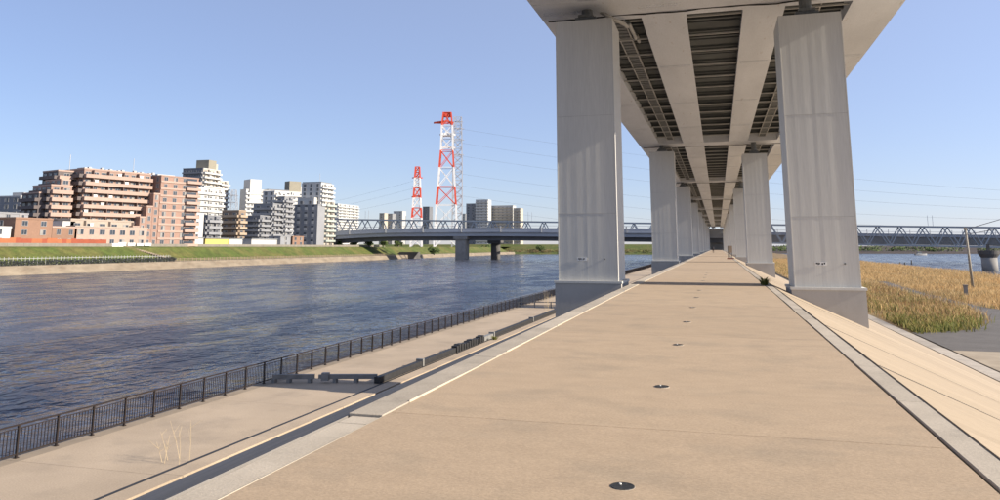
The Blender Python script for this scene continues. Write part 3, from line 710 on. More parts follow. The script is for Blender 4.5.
def block(t, m, X, y0, y1, z0, z1, dep, fl=2.9, face='balc', side='win', bm_=None, bay=3.4, ww=1.8, wh=1.7, roof=True, fh=1.05, bd=1.3, skip=0, sw=None, sm=None):
    """one rectangular volume: X is its river front (faces +X), y0 its end towards the viewer"""
    O = Vector(t.location)
    def P(mb, nm, mm): o = mb.build(nm, mm, t); o.location = -O; return o
    P(MB().box(X - dep, X, y0, y1, z0, z1), 'wall', m)
    if roof: P(MB().box(X - dep - .12, X + .12, y0 - .12, y1 + .12, z1 + .001, z1 + .55), 'roof_parapet', bm_ or m)
    nf = max(1, int(round((z1 - z0) / fl))); fh_ = (z1 - z0) / nf; wh_ = min(wh, fh_ * .62)
    nb = max(1, int((y1 - y0) / bay)); bw = (y1 - y0) / nb
    if face in ('balc', 'win'):
        for k in range(skip, nf):
            zf = z0 + k * fh_
            for j in range(nb):
                link('window', win_mesh(min(ww, bw - .6), wh_, 'x'), t, Vector((X, y0 + (j + .5) * bw, zf + (.35 if face == 'balc' else .9))) - O)
            if face == 'balc':
                for j in range(nb):
                    u_ = _wr.random()
                    if u_ < .22: link('air_conditioner', _ac, t, Vector((X + .05, y0 + (j + .12) * bw + .4, zf)) - O)
                    elif u_ > .88: link('laundry', _ld, t, Vector((X + .05, y0 + (j + .5) * bw, zf)) - O)
                me = MB().box(X + .001, X + bd, y0, y1, zf - .18, zf).box(X + bd - .12, X + bd, y0, y1, zf, zf + fh)
                me.box(X + .001, X + bd - .121, y0, y0 + .12, zf, zf + fh).box(X + .001, X + bd - .121, y1 - .12, y1, zf, zf + fh)
                P(me, 'balcony', bm_ or m)
        if face == 'balc':
            fin = MB()
            for j in range(1, nb, 2): fin.box(X + .002, X + bd - .13, y0 + j * bw - .06, y0 + j * bw + .06, z0 + skip * fh_, z1 - .05)
            if nb > 1: P(fin, 'balcony_divider', m)
    ns = max(1, int(dep / (bay * 1.05))); sbw = dep / ns
    if side in ('balc', 'win'):
        for k in range(skip, nf):
            zf = z0 + k * fh_
            for j in range(ns):
                link('window', win_mesh(min(sw or ww, sbw - .6), wh_, 'y'), t, Vector((X - dep + (j + .5) * sbw, y0, zf + (.35 if side == 'balc' else .9))) - O)
            if side == 'balc':
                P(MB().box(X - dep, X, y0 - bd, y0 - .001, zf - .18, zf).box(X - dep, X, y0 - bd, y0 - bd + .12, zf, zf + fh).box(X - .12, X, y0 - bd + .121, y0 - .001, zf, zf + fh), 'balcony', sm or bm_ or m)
def Yx(px, X): return on_x(px, 230, X).y
def Zx(px, py, X): return on_x(px, py, X).z
def Xy(px, Y): return on_y(px, 230, Y).x
def ph(t, m, x0, x1, y0, y1, z0, z1, nm='penthouse'):
    o = MB().box(x0, x1, y0, y1, z0, z1).build(nm, m, t); o.location = -Vector(t.location)
def mast(t, x, y, z0, h):
    o = MB().tube([(x, y, z0), (x, y, z0 + h)], .12, 5).build('antenna', M['tgrey'], t); o.location = -Vector(t.location)
G = 1.9
# pink terraced apartments (turned a little towards the viewer)
X = -226.
yp = Yx(100, X); SQ = .80
t = house('apartment_building', 'large pink terraced apartment building with long balconies on the opposite bank', loc=(X, yp, G))
def yq(px): return yp + (Yx(px, X) - yp) * SQ
y0, y1, y2, y3, y4 = yq(46), yq(68), yq(79), yq(146), yq(185)
zt = Zx(100, 170.5, X); hs = (zt - G) / 10
block(t, M['pink'], X, y0, y1, G, G + 7.6 * hs, 13, hs, 'balc', 'balc', M['pink_bal'], sm=M['pink_shaded'], bay=3.0, fh=1.2)
block(t, M['pink_shaded'], X - 3, y0 - 2.5, y0 - .1, G, G + 6.6 * hs, 12, hs, 'plain', 'balc', M['pink_bal'], sm=M['pink_shaded'])
block(t, M['pink'], X - 1.4, y0 + 4, y1 - .1, G + 7.61 * hs, G + 8.4 * hs, 11, hs, 'win', 'win', M['pink_bal'], bay=3.0)
block(t, M['pink_shaded'], X - 6, y0 + 5, y2 - .1, G + 4 * hs, G + 9.7 * hs, 11, hs, 'balc', 'balc', M['pink_bal'], sm=M['pink_shaded'])  # whole set-back coloured dark for the shade between the wings
block(t, M['pink'], X, y2, y3 - .1, G, zt, 15, hs, 'balc', 'balc', M['pink_bal'], sm=M['pink_shaded'], bay=3.0, fh=1.2, bd=1.7)
XR = X + 4.5
block(t, M['brick'], XR, y3 + 1.6, y4, G, zt - .6, 17, hs, 'win', 'win', M['pink'], bay=3.6, ww=1.5)
for k in range(10):                      # pale bands and corner balconies on the brick wing
    o = MB().box(XR + .001, XR + .25, y3 + 1.6, y4 - 6.2, G + k * hs - .1, G + k * hs + .65).build('string_course', M['pink_bal'], t); o.location = -Vector(t.location)
    o = MB().box(XR + .001, XR + 1.3, y4 - 6, y4 + .6, G + k * hs + .1, G + k * hs + 1.2).build('balcony', M['pink_bal'], t); o.location = -Vector(t.location)
    o = MB().box(XR + .002, XR + .35, y4 - 5.6, y4 - 1.0, G + k * hs + 1.2, G + k * hs + 2.2).build('recess_shade', M['glass'], t); o.location = -Vector(t.location)  # proud dark box stands for the shade in the recessed opening
for k, f1 in enumerate((7.2, 5.4, 3.9, 2.6)):          # terraces stepping down in front of the long facade
    ya_ = y3 + 1.5 - 2.6 * (k + 1); block(t, M['brick'], XR - .05 * k, ya_, ya_ + 2.55, G, G + f1 * hs, 4.4, hs, 'win', 'plain', M['pink_bal'], bay=2.5, ww=1.0)
for q in ((X - 5, y2 + 2), (X - 5, y2 + 13), (X - 6, y3 - 8), (X - 5, y3 + 6), (X - 5, y4 - 9)): ph(t, M['bpale'], q[0] - 4, q[0], q[1], q[1] + 4, zt - .6, zt + 1.2)
for k in range(14): ph(t, M['bpale'], X - 3 - (k % 3), X - 1.8 - (k % 3), y2 + 1 + k * 2.2, y2 + 2.0 + k * 2.2, zt + .5, zt + 1.0 + .4 * (k % 2), 'roof_unit')
mast(t, X - 8, y0 + 10, zt, 6); mast(t, X - 8, y3 - 3, zt, 7)
t.rotation_euler.z = R(-16.6)
# terracotta three storey building
X = -217.
t = house('low_building', 'terracotta three storey building behind the orange hoarding', loc=(X, Yx(45, X), G))
ya, yb, yc = Yx(36, X), Yx(52, X), Yx(77, X)
block(t, M['terracotta'], X, ya - 8, yb, G, Zx(45, 220, X), 12, 3.2, 'win', 'win', M['terracotta'], bay=6, ww=2.0, wh=1.5)
block(t, M['terracotta'], X, yb + .1, yc, G, Zx(65, 228, X), 10, 3.2, 'win', 'plain', M['pink_bal'], bay=5)
ph(t, M['bpale'], X - 10, X - 4, yb + 8, yc + 3, G + 3, Zx(75, 221, X))
# cream low terrace
t = house('low_building', 'long cream two storey terrace in front of the pink apartments', loc=(X, Yx(120, X), G))
block(t, M['cream'], X - 4, Yx(79, X), Yx(150, X), G, Zx(110, 221, X), 8, 3.0, 'balc', 'plain', M['cream'], bay=5, ww=2.6)
block(t, M['pink_bal'], X, Yx(75, X), Yx(172, X), G, Zx(110, 228, X), 3.8, 3.2, 'win', 'plain', M['cream'], bay=4.6, ww=2.4)
# left edge cluster
X = -226.
t = house('apartment_building', 'grey flat roofed block at the left edge behind the white house', loc=(X, Yx(20, X), G))
block(t, M['bgrey'], X, Yx(-15, X), Yx(27, X), G, Zx(10, 214, X), 12, 3.0, 'win', 'win', M['bgrey'], bay=5)
t = house('house', 'small white house at the far left edge above the flood wall', loc=(-216, Yx(0, -216), G))
block(t, M['bwhite'], -216, Yx(-12, -216), Yx(11, -216), G, Zx(5, 228, -216), 8, 3, 'win', 'win', M['bwhite'], bay=5)
X = -275.
t = house('apartment_building', 'narrow grey apartment tower just left of the pink building', loc=(X, Yx(22, X), G))
block(t, M['bgrey'], X, Yx(17, X), Yx(32, X), G, Zx(22, 197, X), 14, 3, 'balc', 'win', M['bpale'])
ph(t, M['bpale'], X - 8, X - 2, Yx(24, X), Yx(30, X), G, Zx(24, 192, X))
X = -300.
t = house('apartment_building', 'pale pinkish block at the left edge of the skyline', loc=(X, Yx(3, X), G))
block(t, M['pink_bal'], X, Yx(-14, X), Yx(3, X), G, Zx(2, 201, X), 12, 3, 'win', 'win', M['bpale'])
t = house('apartment_building', 'plain pale grey slab beside the pinkish block at left', loc=(X, Yx(9, X), G))
block(t, M['bpale'], X, Yx(5, X), Yx(13, X), G, Zx(8, 202, X), 9, 3, 'plain', 'plain', M['bpale'])
# tall white tower whose end wall is coloured dark to hold its shade
X = -330.
t = house('apartment_tower', 'tall white balcony tower with end wall shade painted dark behind the pink building', loc=(X, Yx(205, X), G))
ya = Yx(199, X); xl = Xy(179, ya)
block(t, M['bdark'], X, ya, ya + .5, G, Zx(199, 168, X), X - xl, 3.0, 'plain', 'balc', M['bdark'], sm=M['bgrey'], fh=.8, bd=1.0)
block(t, M['bbeige'], X, ya + .6, Yx(217, X), G, Zx(199, 168, X), 14, 3.0, 'balc', 'plain', M['bwhite'], bay=4.2, ww=2.0, bd=1.6)
block(t, M['bbeige'], X, Yx(217, X) + .1, Yx(226, X), G, Zx(220, 181, X), 12, 3.0, 'balc', 'plain', M['bwhite'], bay=4.2, bd=1.6)
ph(t, M['khaki'], Xy(192, ya + 6), Xy(192, ya + 6) + 10, ya + 6, ya + 14, Zx(199, 168, X) - 1, Zx(199, 158, X)); ph(t, M['bbeige'], X - 7, X - 1, ya + 10, ya + 17, Zx(199, 168, X) - 1, Zx(199, 161, X))
# white mid-rise
X = -262.
t = house('apartment_building', 'bright white mid-rise apartments below the tall white tower', loc=(X, Yx(200, X), G))
block(t, M['bwhite'], X, Yx(189, X), Yx(222, X), G, Zx(200, 188, X), 14, 3.0, 'balc', 'plain', M['bwhite'], bay=4.4, ww=1.7, bd=1.0)
X = -236.
t = house('apartment_building', 'white narrow building right of the pink apartments with shade painted grey on its end', loc=(X, Yx(195, X), G))
block(t, M['bwhite'], X, Yx(191, X), Yx(203, X), G, Zx(195, 214, X), 10, 3.0, 'win', 'balc', M['bwhite'], bay=4.5, ww=1.4, sm=M['bgrey'])  # grey end balconies put the slanting shade into the colour
t = house('apartment_building', 'dark grey block between the white building and the brown apartments', loc=(X - 4, Yx(210, X - 4), G))
block(t, M['bdark'], X - 4, Yx(207, X - 4), Yx(220, X - 4), G, Zx(210, 216, X - 4), 9, 3.0, 'balc', 'balc', M['bgrey'], bay=4)
X = -238.
t = house('apartment_building', 'brown four storey apartments with balconies on the opposite bank', loc=(X, Yx(232, X), G))
ya = Yx(238, X)
block(t, M['bbrown'], X, ya, Yx(245, X), G, Zx(238, 211, X), X - Xy(221, ya), 3.1, 'balc', 'balc', M['tan'], bay=4.0, ww=2.0)
# low sheds along the wall
X = -220.
for lab, a, c, m, py in (('white low shed with dark roof left of the yellow shed', 193, 204, 'bwhite', 238), ('yellow low shed behind the flood wall', 206, 229, 'yellow', 238.5), ('white low shed right of the yellow shed', 230, 243, 'bwhite', 239), ('pale grey long shed in front of the stepped grey flats', 252, 279, 'bpale', 239)):
    t = house('shed', lab, 'shed', (X, Yx(a, X), G)); z1 = Zx(a, py, X)
    block(t, M[m], X, Yx(a, X), Yx(c, X), G, z1, 6, 4, 'plain', 'plain', M['roofg'], roof=False); ph(t, M['roofg'], X - 6.3, X + .4, Yx(a, X) - .3, Yx(c, X) + .3, z1 + .001, z1 + .35, 'roof')
# white slab right
X = -300.
t = house('apartment_building', 'white apartment slab with a tall lift tower behind the grey flats', loc=(X, Yx(270, X), G))
t.rotation_euler.z = R(-30)
block(t, M['bwhite'], X, Yx(254, X), Yx(293, X), G, Zx(270, 191, X), 9, 3.0, 'balc', 'plain', M['bwhite'], bay=4.6, ww=1.8, bd=1.1)
ph(t, M['bwhite'], X - 9, X + .8, Yx(256, X), Yx(263, X), Zx(270, 191, X) - 8, Zx(258, 178.5, X), 'lift_tower'); ph(t, M['khaki'], X - 8, X - 1, Yx(281, X), Yx(288, X), Zx(270, 191, X), Zx(284, 181.5, X)); ph(t, M['bpale'], X - 8, X - 2, Yx(288, X) + .1, Yx(292, X), Zx(270, 191, X), Zx(284, 186, X))
ph(t, M['bdark'], X - 8, X - .5, Yx(268, X), Yx(281, X) - .1, Zx(270, 191, X) + .56, Zx(270, 189, X), 'roof_screen')
# stepped grey flats
X = -246.
t = house('apartment_building', 'stepped grey flats descending to the left of the grey and white block', loc=(X, Yx(285, X), G))
for k, (a, c, py, m) in enumerate(((264, 274, 216, 'bdark'), (274.2, 283, 204, 'bgrey'), (283.2, 292, 197, 'bgrey'))):
    block(t, M[m], X - 1.5 * (2 - k), Yx(a, X), Yx(c, X), G, Zx(a, py, X), 13, 3.0, 'balc', 'balc', M['bgrey'], bay=4.2)
block(t, M['bwhite'], X - 6, Yx(282, X), Yx(293, X), G + 12, Zx(288, 192, X), 8, 3.0, 'balc', 'win', M['bwhite'])
# grey and white block with lit balconies
X = -236.
ya = Yx(317, X); xl = Xy(293, ya)
t = house('apartment_building', 'grey tiled block with white stepped top and lit river balconies', loc=(X, ya, G))
z1 = Zx(317, 205, X); z2 = Zx(325, 184, X)
block(t, M['bgrey'], X, ya, ya + 9, G, z1, X - xl, 3.0, 'plain', 'plain', M['bgrey'])
nf = 6
for k in range(nf):
    for j in range(3):
        dx = X - xl; x = xl + dx * (.2 + .3 * j); z = G + (z1 - G) * (k + .3) / nf
        o = MB().box(x - .9, x + .9, ya - .06, ya - .001, z, z + 2.0).build('window', M['bpale'], t); o.location = -Vector(t.location)
        o = MB().box(x - .9, x + .9, ya - .05, ya - .001, z + 2.05, z + 3.0).build('window', M['glass'], t); o.location = -Vector(t.location)
block(t, M['bwhite'], X - .6, ya + 4, Yx(333, X), z1, z2, X - xl - 3, 3.0, 'balc', 'win', M['bwhite'], bay=4)
block(t, M['bwhite'], X - 3, ya + .5, ya + 3.9, z1, z1 + 4.2, X - xl - 5, 3.0, 'plain', 'win', M['bwhite'], bay=4)
block(t, M['bbeige'], X, ya + 9.1, Yx(334, X), G, z1 + 3, 10, 3.0, 'balc', 'plain', M['greenglass'], bay=4.4, ww=2.4, bd=1.5)
ph(t, M['roofg'], X - 14, X - .8, ya + 4.5, Yx(331, X), z2 + .56, z2 + 1.3, 'roof'); mast(t, X - 5, ya + 10, z2, 7)
X = -218.
for lab, a, c, m, py in (('small grey house below the grey tiled block', 281, 291, 'bgrey', 237), ('small terracotta house below the grey tiled block', 293, 304, 'terracotta', 237)):
    t = house('house', lab, 'house', (X, Yx(a, X), G)); block(t, M[m], X, Yx(a, X), Yx(c, X), G, Zx(a, py, X), 7, 3, 'win', 'win', M[m], bay=5)
# far skyline
for lab, X, a, c, py, m, dep in (('far white balcony block right of the grey and white building', -420., 337, 358, 204, 'bwhite', 12), ('far grey end block left of the white riverside flats', -300, 0, 0, 0, 'bgrey', 0)):
    if not dep: continue
    t = house('apartment_building', lab, loc=(X, Yx(a, X), G)); block(t, M[m], X, Yx(a, X), Yx(c, X), G, Zx(a, py, X), dep, 3.2, 'balc', 'win', M['bwhite'], bay=5, bd=1.4)
def far_block(lab, a, c, py, Y, m, face='plain', side='balc', dep=14, bay=5, bmat=None):
    x0, x1 = Xy(a, Y), Xy(c, Y); t = house('apartment_building', lab, loc=((x0 + x1) / 2, Y, G))
    block(t, M[m], x1, Y, Y + dep, G, on_y((a + c) / 2, py, Y).z, x1 - x0, 3.4, face, side, M[bmat or m], bay=bay, fh=1.3, bd=1.4, wh=1.6); return t
far_block('far dark grey block at the left of the white flats beyond the bridge', 466, 475, 204, 900, 'bgrey', 'plain', 'win')
far_block('far tall white block behind the bridge with a stepped top', 475.5, 488, 200, 890, 'bwhite', 'plain', 'balc', bmat='bwhite')
far_block('far long white balcony slab beyond the bridge', 488.5, 513, 206, 910, 'bwhite', 'plain', 'balc', bmat='bbeige')
far_block('far beige block at the right end of the white flats beyond the bridge', 513.5, 520.5, 208.5, 890, 'bbeige', 'plain', 'balc')
for i, (a, c, py, m, lab) in enumerate(((379, 384, 213.5, 'bbeige', 'tiny far beige block on the skyline left of the small pylon'), (386, 392, 214, 'bgrey', 'far grey twin block left of the small red and white pylon'),
        (393, 402, 211.5, 'bpale', 'far pale wide block left of the small red and white pylon'), (422.5, 429, 207, 'bdark', 'far dark block between the two red and white pylons'), (462, 465.5, 214, 'bpale', 'far pale block right of the grey lattice mast'))):
    far_block(lab, a, c, py, 1000 + 12 * i, m, 'plain', 'win')

# ------------------------------------------------------------------ pylons
def lattice(t, secs, wleg, wbr):
    """secs: list of (z0, hw0, z1, hw1, material, xoff0, xoff1)"""
    for z0, h0, z1, h1, m in secs:
        b = MB(); c0 = [(-h0, -h0, z0), (h0, -h0, z0), (h0, h0, z0), (-h0, h0, z0)]; c1 = [(-h1, -h1, z1), (h1, -h1, z1), (h1, h1, z1), (-h1, h1, z1)]
        n = max(1, int((z1 - z0) / (1.7 * (h0 + h1) / 2)))
        for i in range(4): b.bar(c0[i], c1[i], wleg)
        for k in range(n):
            def at(i, tt): return Vector(c0[i]).lerp(Vector(c1[i]), tt)
            for i in range(4):
                j = (i + 1) % 4; b.bar(at(i, k / n), at(j, (k + 1) / n), wbr); b.bar(at(j, k / n), at(i, (k + 1) / n), wbr); b.bar(at(i, (k + 1) / n), at(j, (k + 1) / n), wbr)
        b.build('tower_section', M[m], t)
def pylon(name, label, px, Y, base_py, secs_px, arms, wleg, wbr):
    p0 = on_y(px, base_py, Y); x = p0.x; mpp = abs(on_y(px + 1, base_py, Y).x - x) ; zb = G
    t = thing(name, label, 'pylon', (x, Y, zb), rz=R(18))
    zz = lambda py: on_y(px, py, Y).z - zb
    secs = []
    for (pa, ha, pb, hb, m) in secs_px: secs.append((zz(pa) if pa < 229 else 0, ha * mpp * .92, zz(pb), hb * mpp * .92, m))
    lattice(t, secs, wleg, wbr)
    for (py, l, r, m, th) in arms:
        z = zz(py); MB().bar((-l * mpp, 0, z), (0, 0, z + th), th * .8).bar((-l * mpp, 0, z), (0, 0, z - .2), th * .6).bar((r * mpp, 0, z), (0, 0, z + th), th * .8).bar((r * mpp, 0, z), (0, 0, z - .2), th * .6).build('crossarm', M[m], t)
    return t, zz, mpp
pyl, zz1, mpp1 = pylon('lattice_pylon', 'tall red and white lattice pylon beyond the bridge', 446, 620, 228,
      [(230, 11.5, 205, 10, 'twhite'), (205, 10, 187, 8.6, 'red'), (187, 8.6, 168, 7.4, 'twhite'), (168, 7.4, 151, 6.2, 'red'), (151, 6.2, 126, 5.4, 'twhite'), (126, 5.4, 113, 4.0, 'red')],
      [(123, 13, 6, 'red', 1.8), (135, 7, 8, 'twhite', 1.8), (148, 6, 8, 'twhite', 1.4)], 1.25, .48)
MB().box(-4.6, 4.6, -4.6, 4.6, zz1(136), zz1(134)).build('platform', M['twhite'], pyl); MB().box(-3.2, 3.2, -3.2, 3.2, zz1(117), zz1(113)).build('top_frame', M['red'], pyl)
pylon('lattice_mast', 'tall grey lattice mast right beside the red and white pylon', 457, 640, 228,
      [(230, 5.2, 172, 4.8, 'tgrey'), (172, 4.8, 117.5, 3.8, 'tgrey')], [(122, 5, 5, 'tgrey', .7), (129, 5, 6, 'tgrey', .7), (140, 5, 6, 'tgrey', .7), (155, 5, 6, 'tgrey', .7)], .8, .36)
pyl2, zz2, mpp2 = pylon('lattice_pylon', 'small red and white lattice pylon left of the tall one', 416.5, 760, 228,
      [(230, 5.6, 218, 4.8, 'twhite'), (218, 4.8, 208, 4.2, 'red'), (208, 4.2, 198, 3.6, 'twhite'), (198, 3.6, 188, 3.1, 'red'), (188, 3.1, 178, 2.7, 'twhite'), (178, 2.7, 167, 2.0, 'red')],
      [(178, 5, 5, 'red', 1.2), (187, 5, 4, 'twhite', 1.2), (197, 5, 4, 'red', 1.4)], 1.35, .62)
t_, z_, m_ = pylon('lattice_pylon', 'small faint grey pylon between the white tower and white slab', 232, 620, 228, [(230, 4.5, 205, 3.2, 'tgrey'), (205, 3.2, 190, 1.8, 'tgrey')], [(196, 4, 4, 'tgrey', .6), (203, 4, 4, 'tgrey', .6)], .4, .18)

# ------------------------------------------------------------------ power lines
def wire(label, a, b_, sag, rad=.06):
    a, b_ = Vector(a), Vector(b_); pts = [a.lerp(b_, k / 24) - Vector((0, 0, sag * 4 * (k / 24) * (1 - k / 24))) for k in range(25)]
    return tag(MB().tube(pts, rad, 4).build('power_line', M['wire'], None), label, 'power line', 'power lines over the river')
wn = ['topmost', 'second', 'third', 'fourth', 'fifth', 'sixth', 'lowest']
for i, (pl, pr_) in enumerate(((128, 204), (142, 211), (155, 217), (173, 224), (185, 231), (195, 238), (205, 243))):
    # from the pylon to a far tower on the right side, out of view
    a = on_y(455, pl, 640); b_ = on_y(1180, pr_ - 4, 760)
    wire('%s power line from the tall pylon across the river to the right' % wn[i], a, b_, 10 + i)
for i, (pl, py) in enumerate(((212, 181), (216, 188.5), (218, 198))):
    a = on_y(413, py, 760); b_ = on_y(200, pl + 14, 800); wire('%s power line running left from the small pylon' % ('upper', 'middle', 'lower')[i], a, b_, 5)
for i, py in enumerate((194.5,)):
    wire('thin power line behind the tall white tower at left', on_y(226, 197, 640), on_y(300, 203, 700), 2)

# ------------------------------------------------------------------ bridges
def prof_left(x):           # vertical curve of the near road bridge
    return -4.2 * sm(190, 300, -x) - .012 * max(0, x + 130)
rb = thing('road_bridge', 'pale grey girder road bridge crossing the river at left', 'bridge', (-120, 440, ZW))
def pb(mb, nm, m): o = mb.build(nm, m, rb); o.location = (120, -440, -ZW); return o
xs = [-430 + 10 * k for k in range(45)]
for xa, xb in zip(xs[:-1], xs[1:]):
    a, c = prof_left(xa), prof_left(xb)
    def hx(y0, y1, z0, z1): return MB().hexa([(xa, y0, z0 + a), (xb, y0, z0 + c), (xb, y1, z0 + c), (xa, y1, z0 + a)], [(xa, y0, z1 + a), (xb, y0, z1 + c), (xb, y1, z1 + c), (xa, y1, z1 + a)])
    pb(hx(437.0, 437.4, 11.0, 13.1), 'parapet', M['brg_light'])
    pb(hx(436.6, 452.6, 10.4, 10.99), 'deck_edge', M['brg_light'])
    pb(hx(437.6, 439.2, 8.2, 10.39), 'girder', M['brg_light'])
    pb(hx(443.5, 449.0, 5.7, 10.39), 'girder', M['brg_dark'])
    pb(hx(452.2, 452.6, 11.0, 12.6), 'parapet', M['brg_light'])
for k in range(24):
    x = -300 + 12.5 * k; z = prof_left(x)
    if k % 2 == 0: pb(MB().box(x - .35, x + .35, 436.2, 436.59, 10.6 + z, 14.2 + z), 'white_pillar', M['bpale'])
    pb(MB().box(x - .10, x + .10, 437.1, 437.3, 13.1 + z, 14.6 + z), 'rail_post', M['tgrey'])
for xa, xb in zip(xs[13:-1], xs[14:]): pb(MB().bar((xa, 437.2, 14.5 + prof_left(xa)), (xb, 437.2, 14.5 + prof_left(xb)), .16), 'hand_rail', M['tgrey'])
for x, w_, m in ((-151, 6.4, 'pier'), (-240, 6, 'pier'), (-330, 6, 'pier')):
    z = prof_left(x); pb(MB().box(x - w_ / 2, x + w_ / 2, 438.5, 446, -8, 7.6 + z), 'pier', M[m]); pb(MB().box(x - w_ / 2 - 1.2, x + w_ / 2 + 1.2, 437.8, 448, 6.4 + z, 8.19 + z), 'pier_cap', M[m])
pb(MB().box(-14, 6, 446.5, 456, -1, 6.2), 'abutment', M['pier'])

tb = thing('truss_bridge', 'blue grey steel truss bridge spanning the whole river', 'bridge', (20, 455, ZW))
def pt(mb, nm, m): o = mb.build(nm, m, tb); o.location = (-20, -455, -ZW); return o
def ztop(x): return 14.95 - .0209 * x
HT = 10.3; PAN = 11.2
nodes = [-250 + PAN * k for k in range(62)]
for yy in (460., 468.):
    for k, x in enumerate(nodes[:-1]):
        x2 = x + PAN; xm = x + PAN / 2
        pt(MB().bar((x, yy, ztop(x)), (x2, yy, ztop(x2)), .75), 'top_chord', M['brg_blue']); pt(MB().bar((x, yy, ztop(x) - HT), (x2, yy, ztop(x2) - HT), .9), 'bottom_chord', M['brg_blue'])
        pt(MB().bar((x, yy, ztop(x) - .4), (xm, yy, ztop(xm) - HT), .5).bar((xm, yy, ztop(xm) - HT), (x2, yy, ztop(x2) - .4), .5), 'diagonal', M['brg_blue'])
for k, x in enumerate(nodes):
    pt(MB().bar((x, 460.4, ztop(x)), (x, 467.6, ztop(x)), .4), 'top_strut', M['brg_blue'])
    if k % 2 == 0: pt(MB().bar((x, 460.5, ztop(x) - HT), (x, 467.5, ztop(x) - HT), .7), 'floor_beam', M['brg_dark'])
    if k % 5 == 2: pt(MB().bar((x + 2, 460, ztop(x)), (x + 2, 460, ztop(x) + 6.0), .16).bar((x + 4.4, 460, ztop(x)), (x + 4.4, 460, ztop(x) + 6.0), .16), 'catenary_mast', M['tgrey'])
for x in (-136, -30, 210, 330): pt(MB().tube([(x, 464, -8), (x, 464, 1.5 - .02 * x)], 3.0, 16).box(x - 4.2, x + 4.2, 460, 468, 1.2 - .02 * x, 3.9 - .0209 * x), 'pier', M['pier_dark'])

gb = thing('road_bridge', 'drab brown girder road bridge behind the truss at right', 'bridge', (120, 476, ZW))
def pg2(mb, nm, m): o = mb.build(nm, m, gb); o.location = (-120, -476, -ZW); return o
xs = [6 + 16 * k for k in range(28)]
for xa, xb in zip(xs[:-1], xs[1:]):
    a, c = -.0185 * xa, -.0185 * xb
    def hx(y0, y1, z0, z1): return MB().hexa([(xa, y0, z0 + a), (xb, y0, z0 + c), (xb, y1, z0 + c), (xa, y1, z0 + a)], [(xa, y0, z1 + a), (xb, y0, z1 + c), (xb, y1, z1 + c), (xa, y1, z1 + a)])
    pg2(hx(473, 474.5, 5.0, 9.2), 'girder', M['brg_brown']); pg2(hx(472.4, 486, 9.21, 10.1), 'deck_edge', M['brg_light']); pg2(hx(472.5, 472.8, 11.9, 12.1), 'hand_rail', M['white']); pg2(hx(472.5, 472.8, 10.11, 10.9), 'parapet', M['brg_light'])
    for q in (2, 7, 12): pg2(MB().box(xa + q - .12, xa + q + .12, 472.3, 472.49, 10.0 + a, 13.0 + a), 'rail_post', M['tgrey'])
for x in (160, 300): pg2(MB().box(x - 3, x + 3, 474.6, 484, -8, 5 - .0185 * x), 'pier', M['pier_dark'])
# lone pier near the right shore
lp = thing('river_pier', 'round concrete pier with flared dark cap in the water at right', 'pier', (85.5, 285, ZW))
MB().tube([(0, 0, -2), (0, 0, 4.6)], 2.3, 24).build('shaft', M['pier'], lp, smooth=True)
MB().tube([(0, 0, 4.3), (0, 0, 5.4), (0, 0, 6.6)], [2.35, 3.0, 3.2], 24).build('cap', M['pier_dark'], lp)
MB().box(-.4, .4, -.4, .4, 6.6, 8.6).build('bearing_post', M['pier_dark'], lp)

# ------------------------------------------------------------------ far shore
def far_prof(y0, zt):
    return lambda x: [(x, y0, -8.5), (x, y0, ZW), (x, y0 + 10, -3.8), (x, y0 + 45, -2.5), (x, y0 + 75, zt - .5), (x, y0 + 90, zt), (x, 22000, zt)]
struct(MB().grid_strip(far_prof(800, 5.0), [-16000, -400, -300, -200, -100, 0, 40]).build('far_bank', M['grass']))
struct(MB().grid_strip(far_prof(985, 3.0), [40, 200, 400, 700, 1500, 16000]).build('far_bank_right', M['mud']))
b = MB(); r_ = random.Random(33)
for i in range(420):
    x = r_.uniform(-330, 30); y = r_.uniform(806, 850); s_ = r_.uniform(1.2, 3.0); leaf_mass(b, (x, y, -3.6 + s_ * .5), (s_ * 1.6, s_, s_ * .8), 22, .8, r_)
tag(b.build('far_scrub', M['scrub'], None), 'brown scrub along the far shore under the bridge', 'scrub', None, 'stuff')
b = MB()
for i in range(300):
    x = r_.uniform(60, 800); y = r_.uniform(1000, 1030); s_ = r_.uniform(2, 5); leaf_mass(b, (x, y, -2 + s_ * .5), (s_ * 1.8, s_, s_), 22, 1.2, r_)
tag(b.build('far_trees', M['leaf'], None), 'dark far trees along the right far shore', 'trees', None, 'stuff')
def shrub(label, loc, s_, seed, m='leaf'):
    t = thing('shrub', label, 'shrub', loc); b = MB(); r = random.Random(seed)
    for k in range(7): leaf_mass(b, (r.uniform(-1, 1) * s_ * .7, r.uniform(-1, 1) * s_ * .7, s_ * r.uniform(.4, 1.1)), (s_ * .55, s_ * .55, s_ * .45), 60, s_ * .16, r)
    b.build('foliage', M[m], t); MB().tube([(0, 0, -.3), (.05 * s_, 0, s_ * .6), (.1 * s_, .1 * s_, s_)], [.12 * s_, .08 * s_, .03 * s_], 6).build('stem', M['wood'], t)
q = on_y(434, 250, 500); shrub('dark shrub at the end of the left bank under the bridge', (q.x, 500, -3.5), 4, 1)
q = on_y(457, 248, 700); shrub('green shrub on the far shore left of the bridge pier', (q.x, 802, -4), 6, 2)
q = on_y(490, 254, 800); shrub('orange brown dry bush on the far shore right of the pier', (q.x, 803, -4.6), 4.5, 3, 'reed')
q = on_y(541, 250, 815); shrub('round dark shrub on the far bank near the left column', (q.x, 815, -3.5), 5, 4)
for i in range(6):
    q = on_y(338 + i * 12, 242, 452); shrub(('leftmost', 'second', 'third', 'fourth', 'fifth', 'rightmost')[i] + ' dark bush of the row below the bridge ramp, left to right', (q.x - 3, 440 + i * 4, G), 3.0, 50 + i)
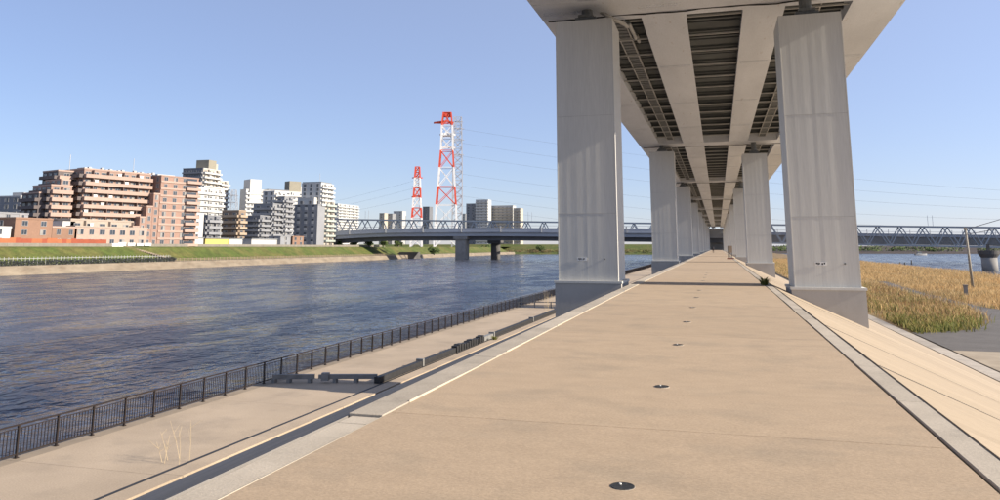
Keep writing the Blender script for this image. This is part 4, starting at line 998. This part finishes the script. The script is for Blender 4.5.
# steps where the left bank ends
es = thing('bank_stairs', 'broad concrete steps at the end of the left bank by the bridge', 'stairs', (XB(470) - 2, 470, ZW))
for k in range(9): MB().box(-8, 6, k * 1.1, 12, k * .55 - .6, k * .55).build('step', M['pier_dark'], es)
# boats
def boat(label, px, py, L_, m, Y=None, seed=0):
    p = on_z(px, py, ZW); t = thing('boat', label, 'boat', (p.x, p.y, ZW), rz=R(10))
    b = MB(); n = 8; hull = []
    for k in range(n + 1):
        u = k / n; wd = L_ * .13 * (1 - u ** 3); hull.append((L_ * (u - .5), wd))
    b.grid_strip(lambda i: [(hull[i][0], -hull[i][1], .13 * L_ + .03 * L_ * (i / n) ** 2), (hull[i][0] * .94, -hull[i][1] * .7, -.3), (hull[i][0] * .94, hull[i][1] * .7, -.3), (hull[i][0], hull[i][1], .13 * L_ + .03 * L_ * (i / n) ** 2)], range(n + 1))
    b.add([(x, -w_, .12 * L_) for x, w_ in hull] + [(x, w_, .12 * L_) for x, w_ in hull], [(k, k + 1, n + 2 + k, n + 1 + k) for k in range(n)])
    b.build('hull', M[m], t); MB().box(-L_ * .3, L_ * .05, -L_ * .09, L_ * .09, .121 * L_, .30 * L_).build('cabin', M['bpale'], t); MB().box(-L_ * .301, L_ * .051, -L_ * .091, L_ * .091, .2 * L_, .26 * L_).build('cabin_window', M['glass'], t)
boat('small white motor boat left of the dark barge on the right river', 889, 251.8, 12, 'bwhite')
boat('dark barge moored on the right river under the truss', 899, 253.0, 15, 'bdark')
boat('small white boat low in the water right of the dark barge', 921, 255.3, 11, 'bwhite')
boat('dark low barge moored at the end of the left bank', 437, 256.5, 16, 'bdark')
boat('second dark barge moored left of the bridge pier', 452, 256.0, 14, 'bdark')
for i, (px, py, lab) in enumerate(((900, 267, 'dark stake in the shallows, left of a pair by the reeds'), (905, 267.3, 'dark stake in the shallows, right of a pair by the reeds'), (911.5, 264.3, 'lone dark stake farther out in the right river'))):
    p = on_z(px, py, ZW); tag(MB().tube([(0, 0, -1), (.05, 0, .9), (.1, 0, 1.9)], [.3, .28, .22], 7).build('mooring_stake', M['pier_dark'], None, p), lab, 'stake', 'stakes in the shallows')
bpy.context.view_layer.update()
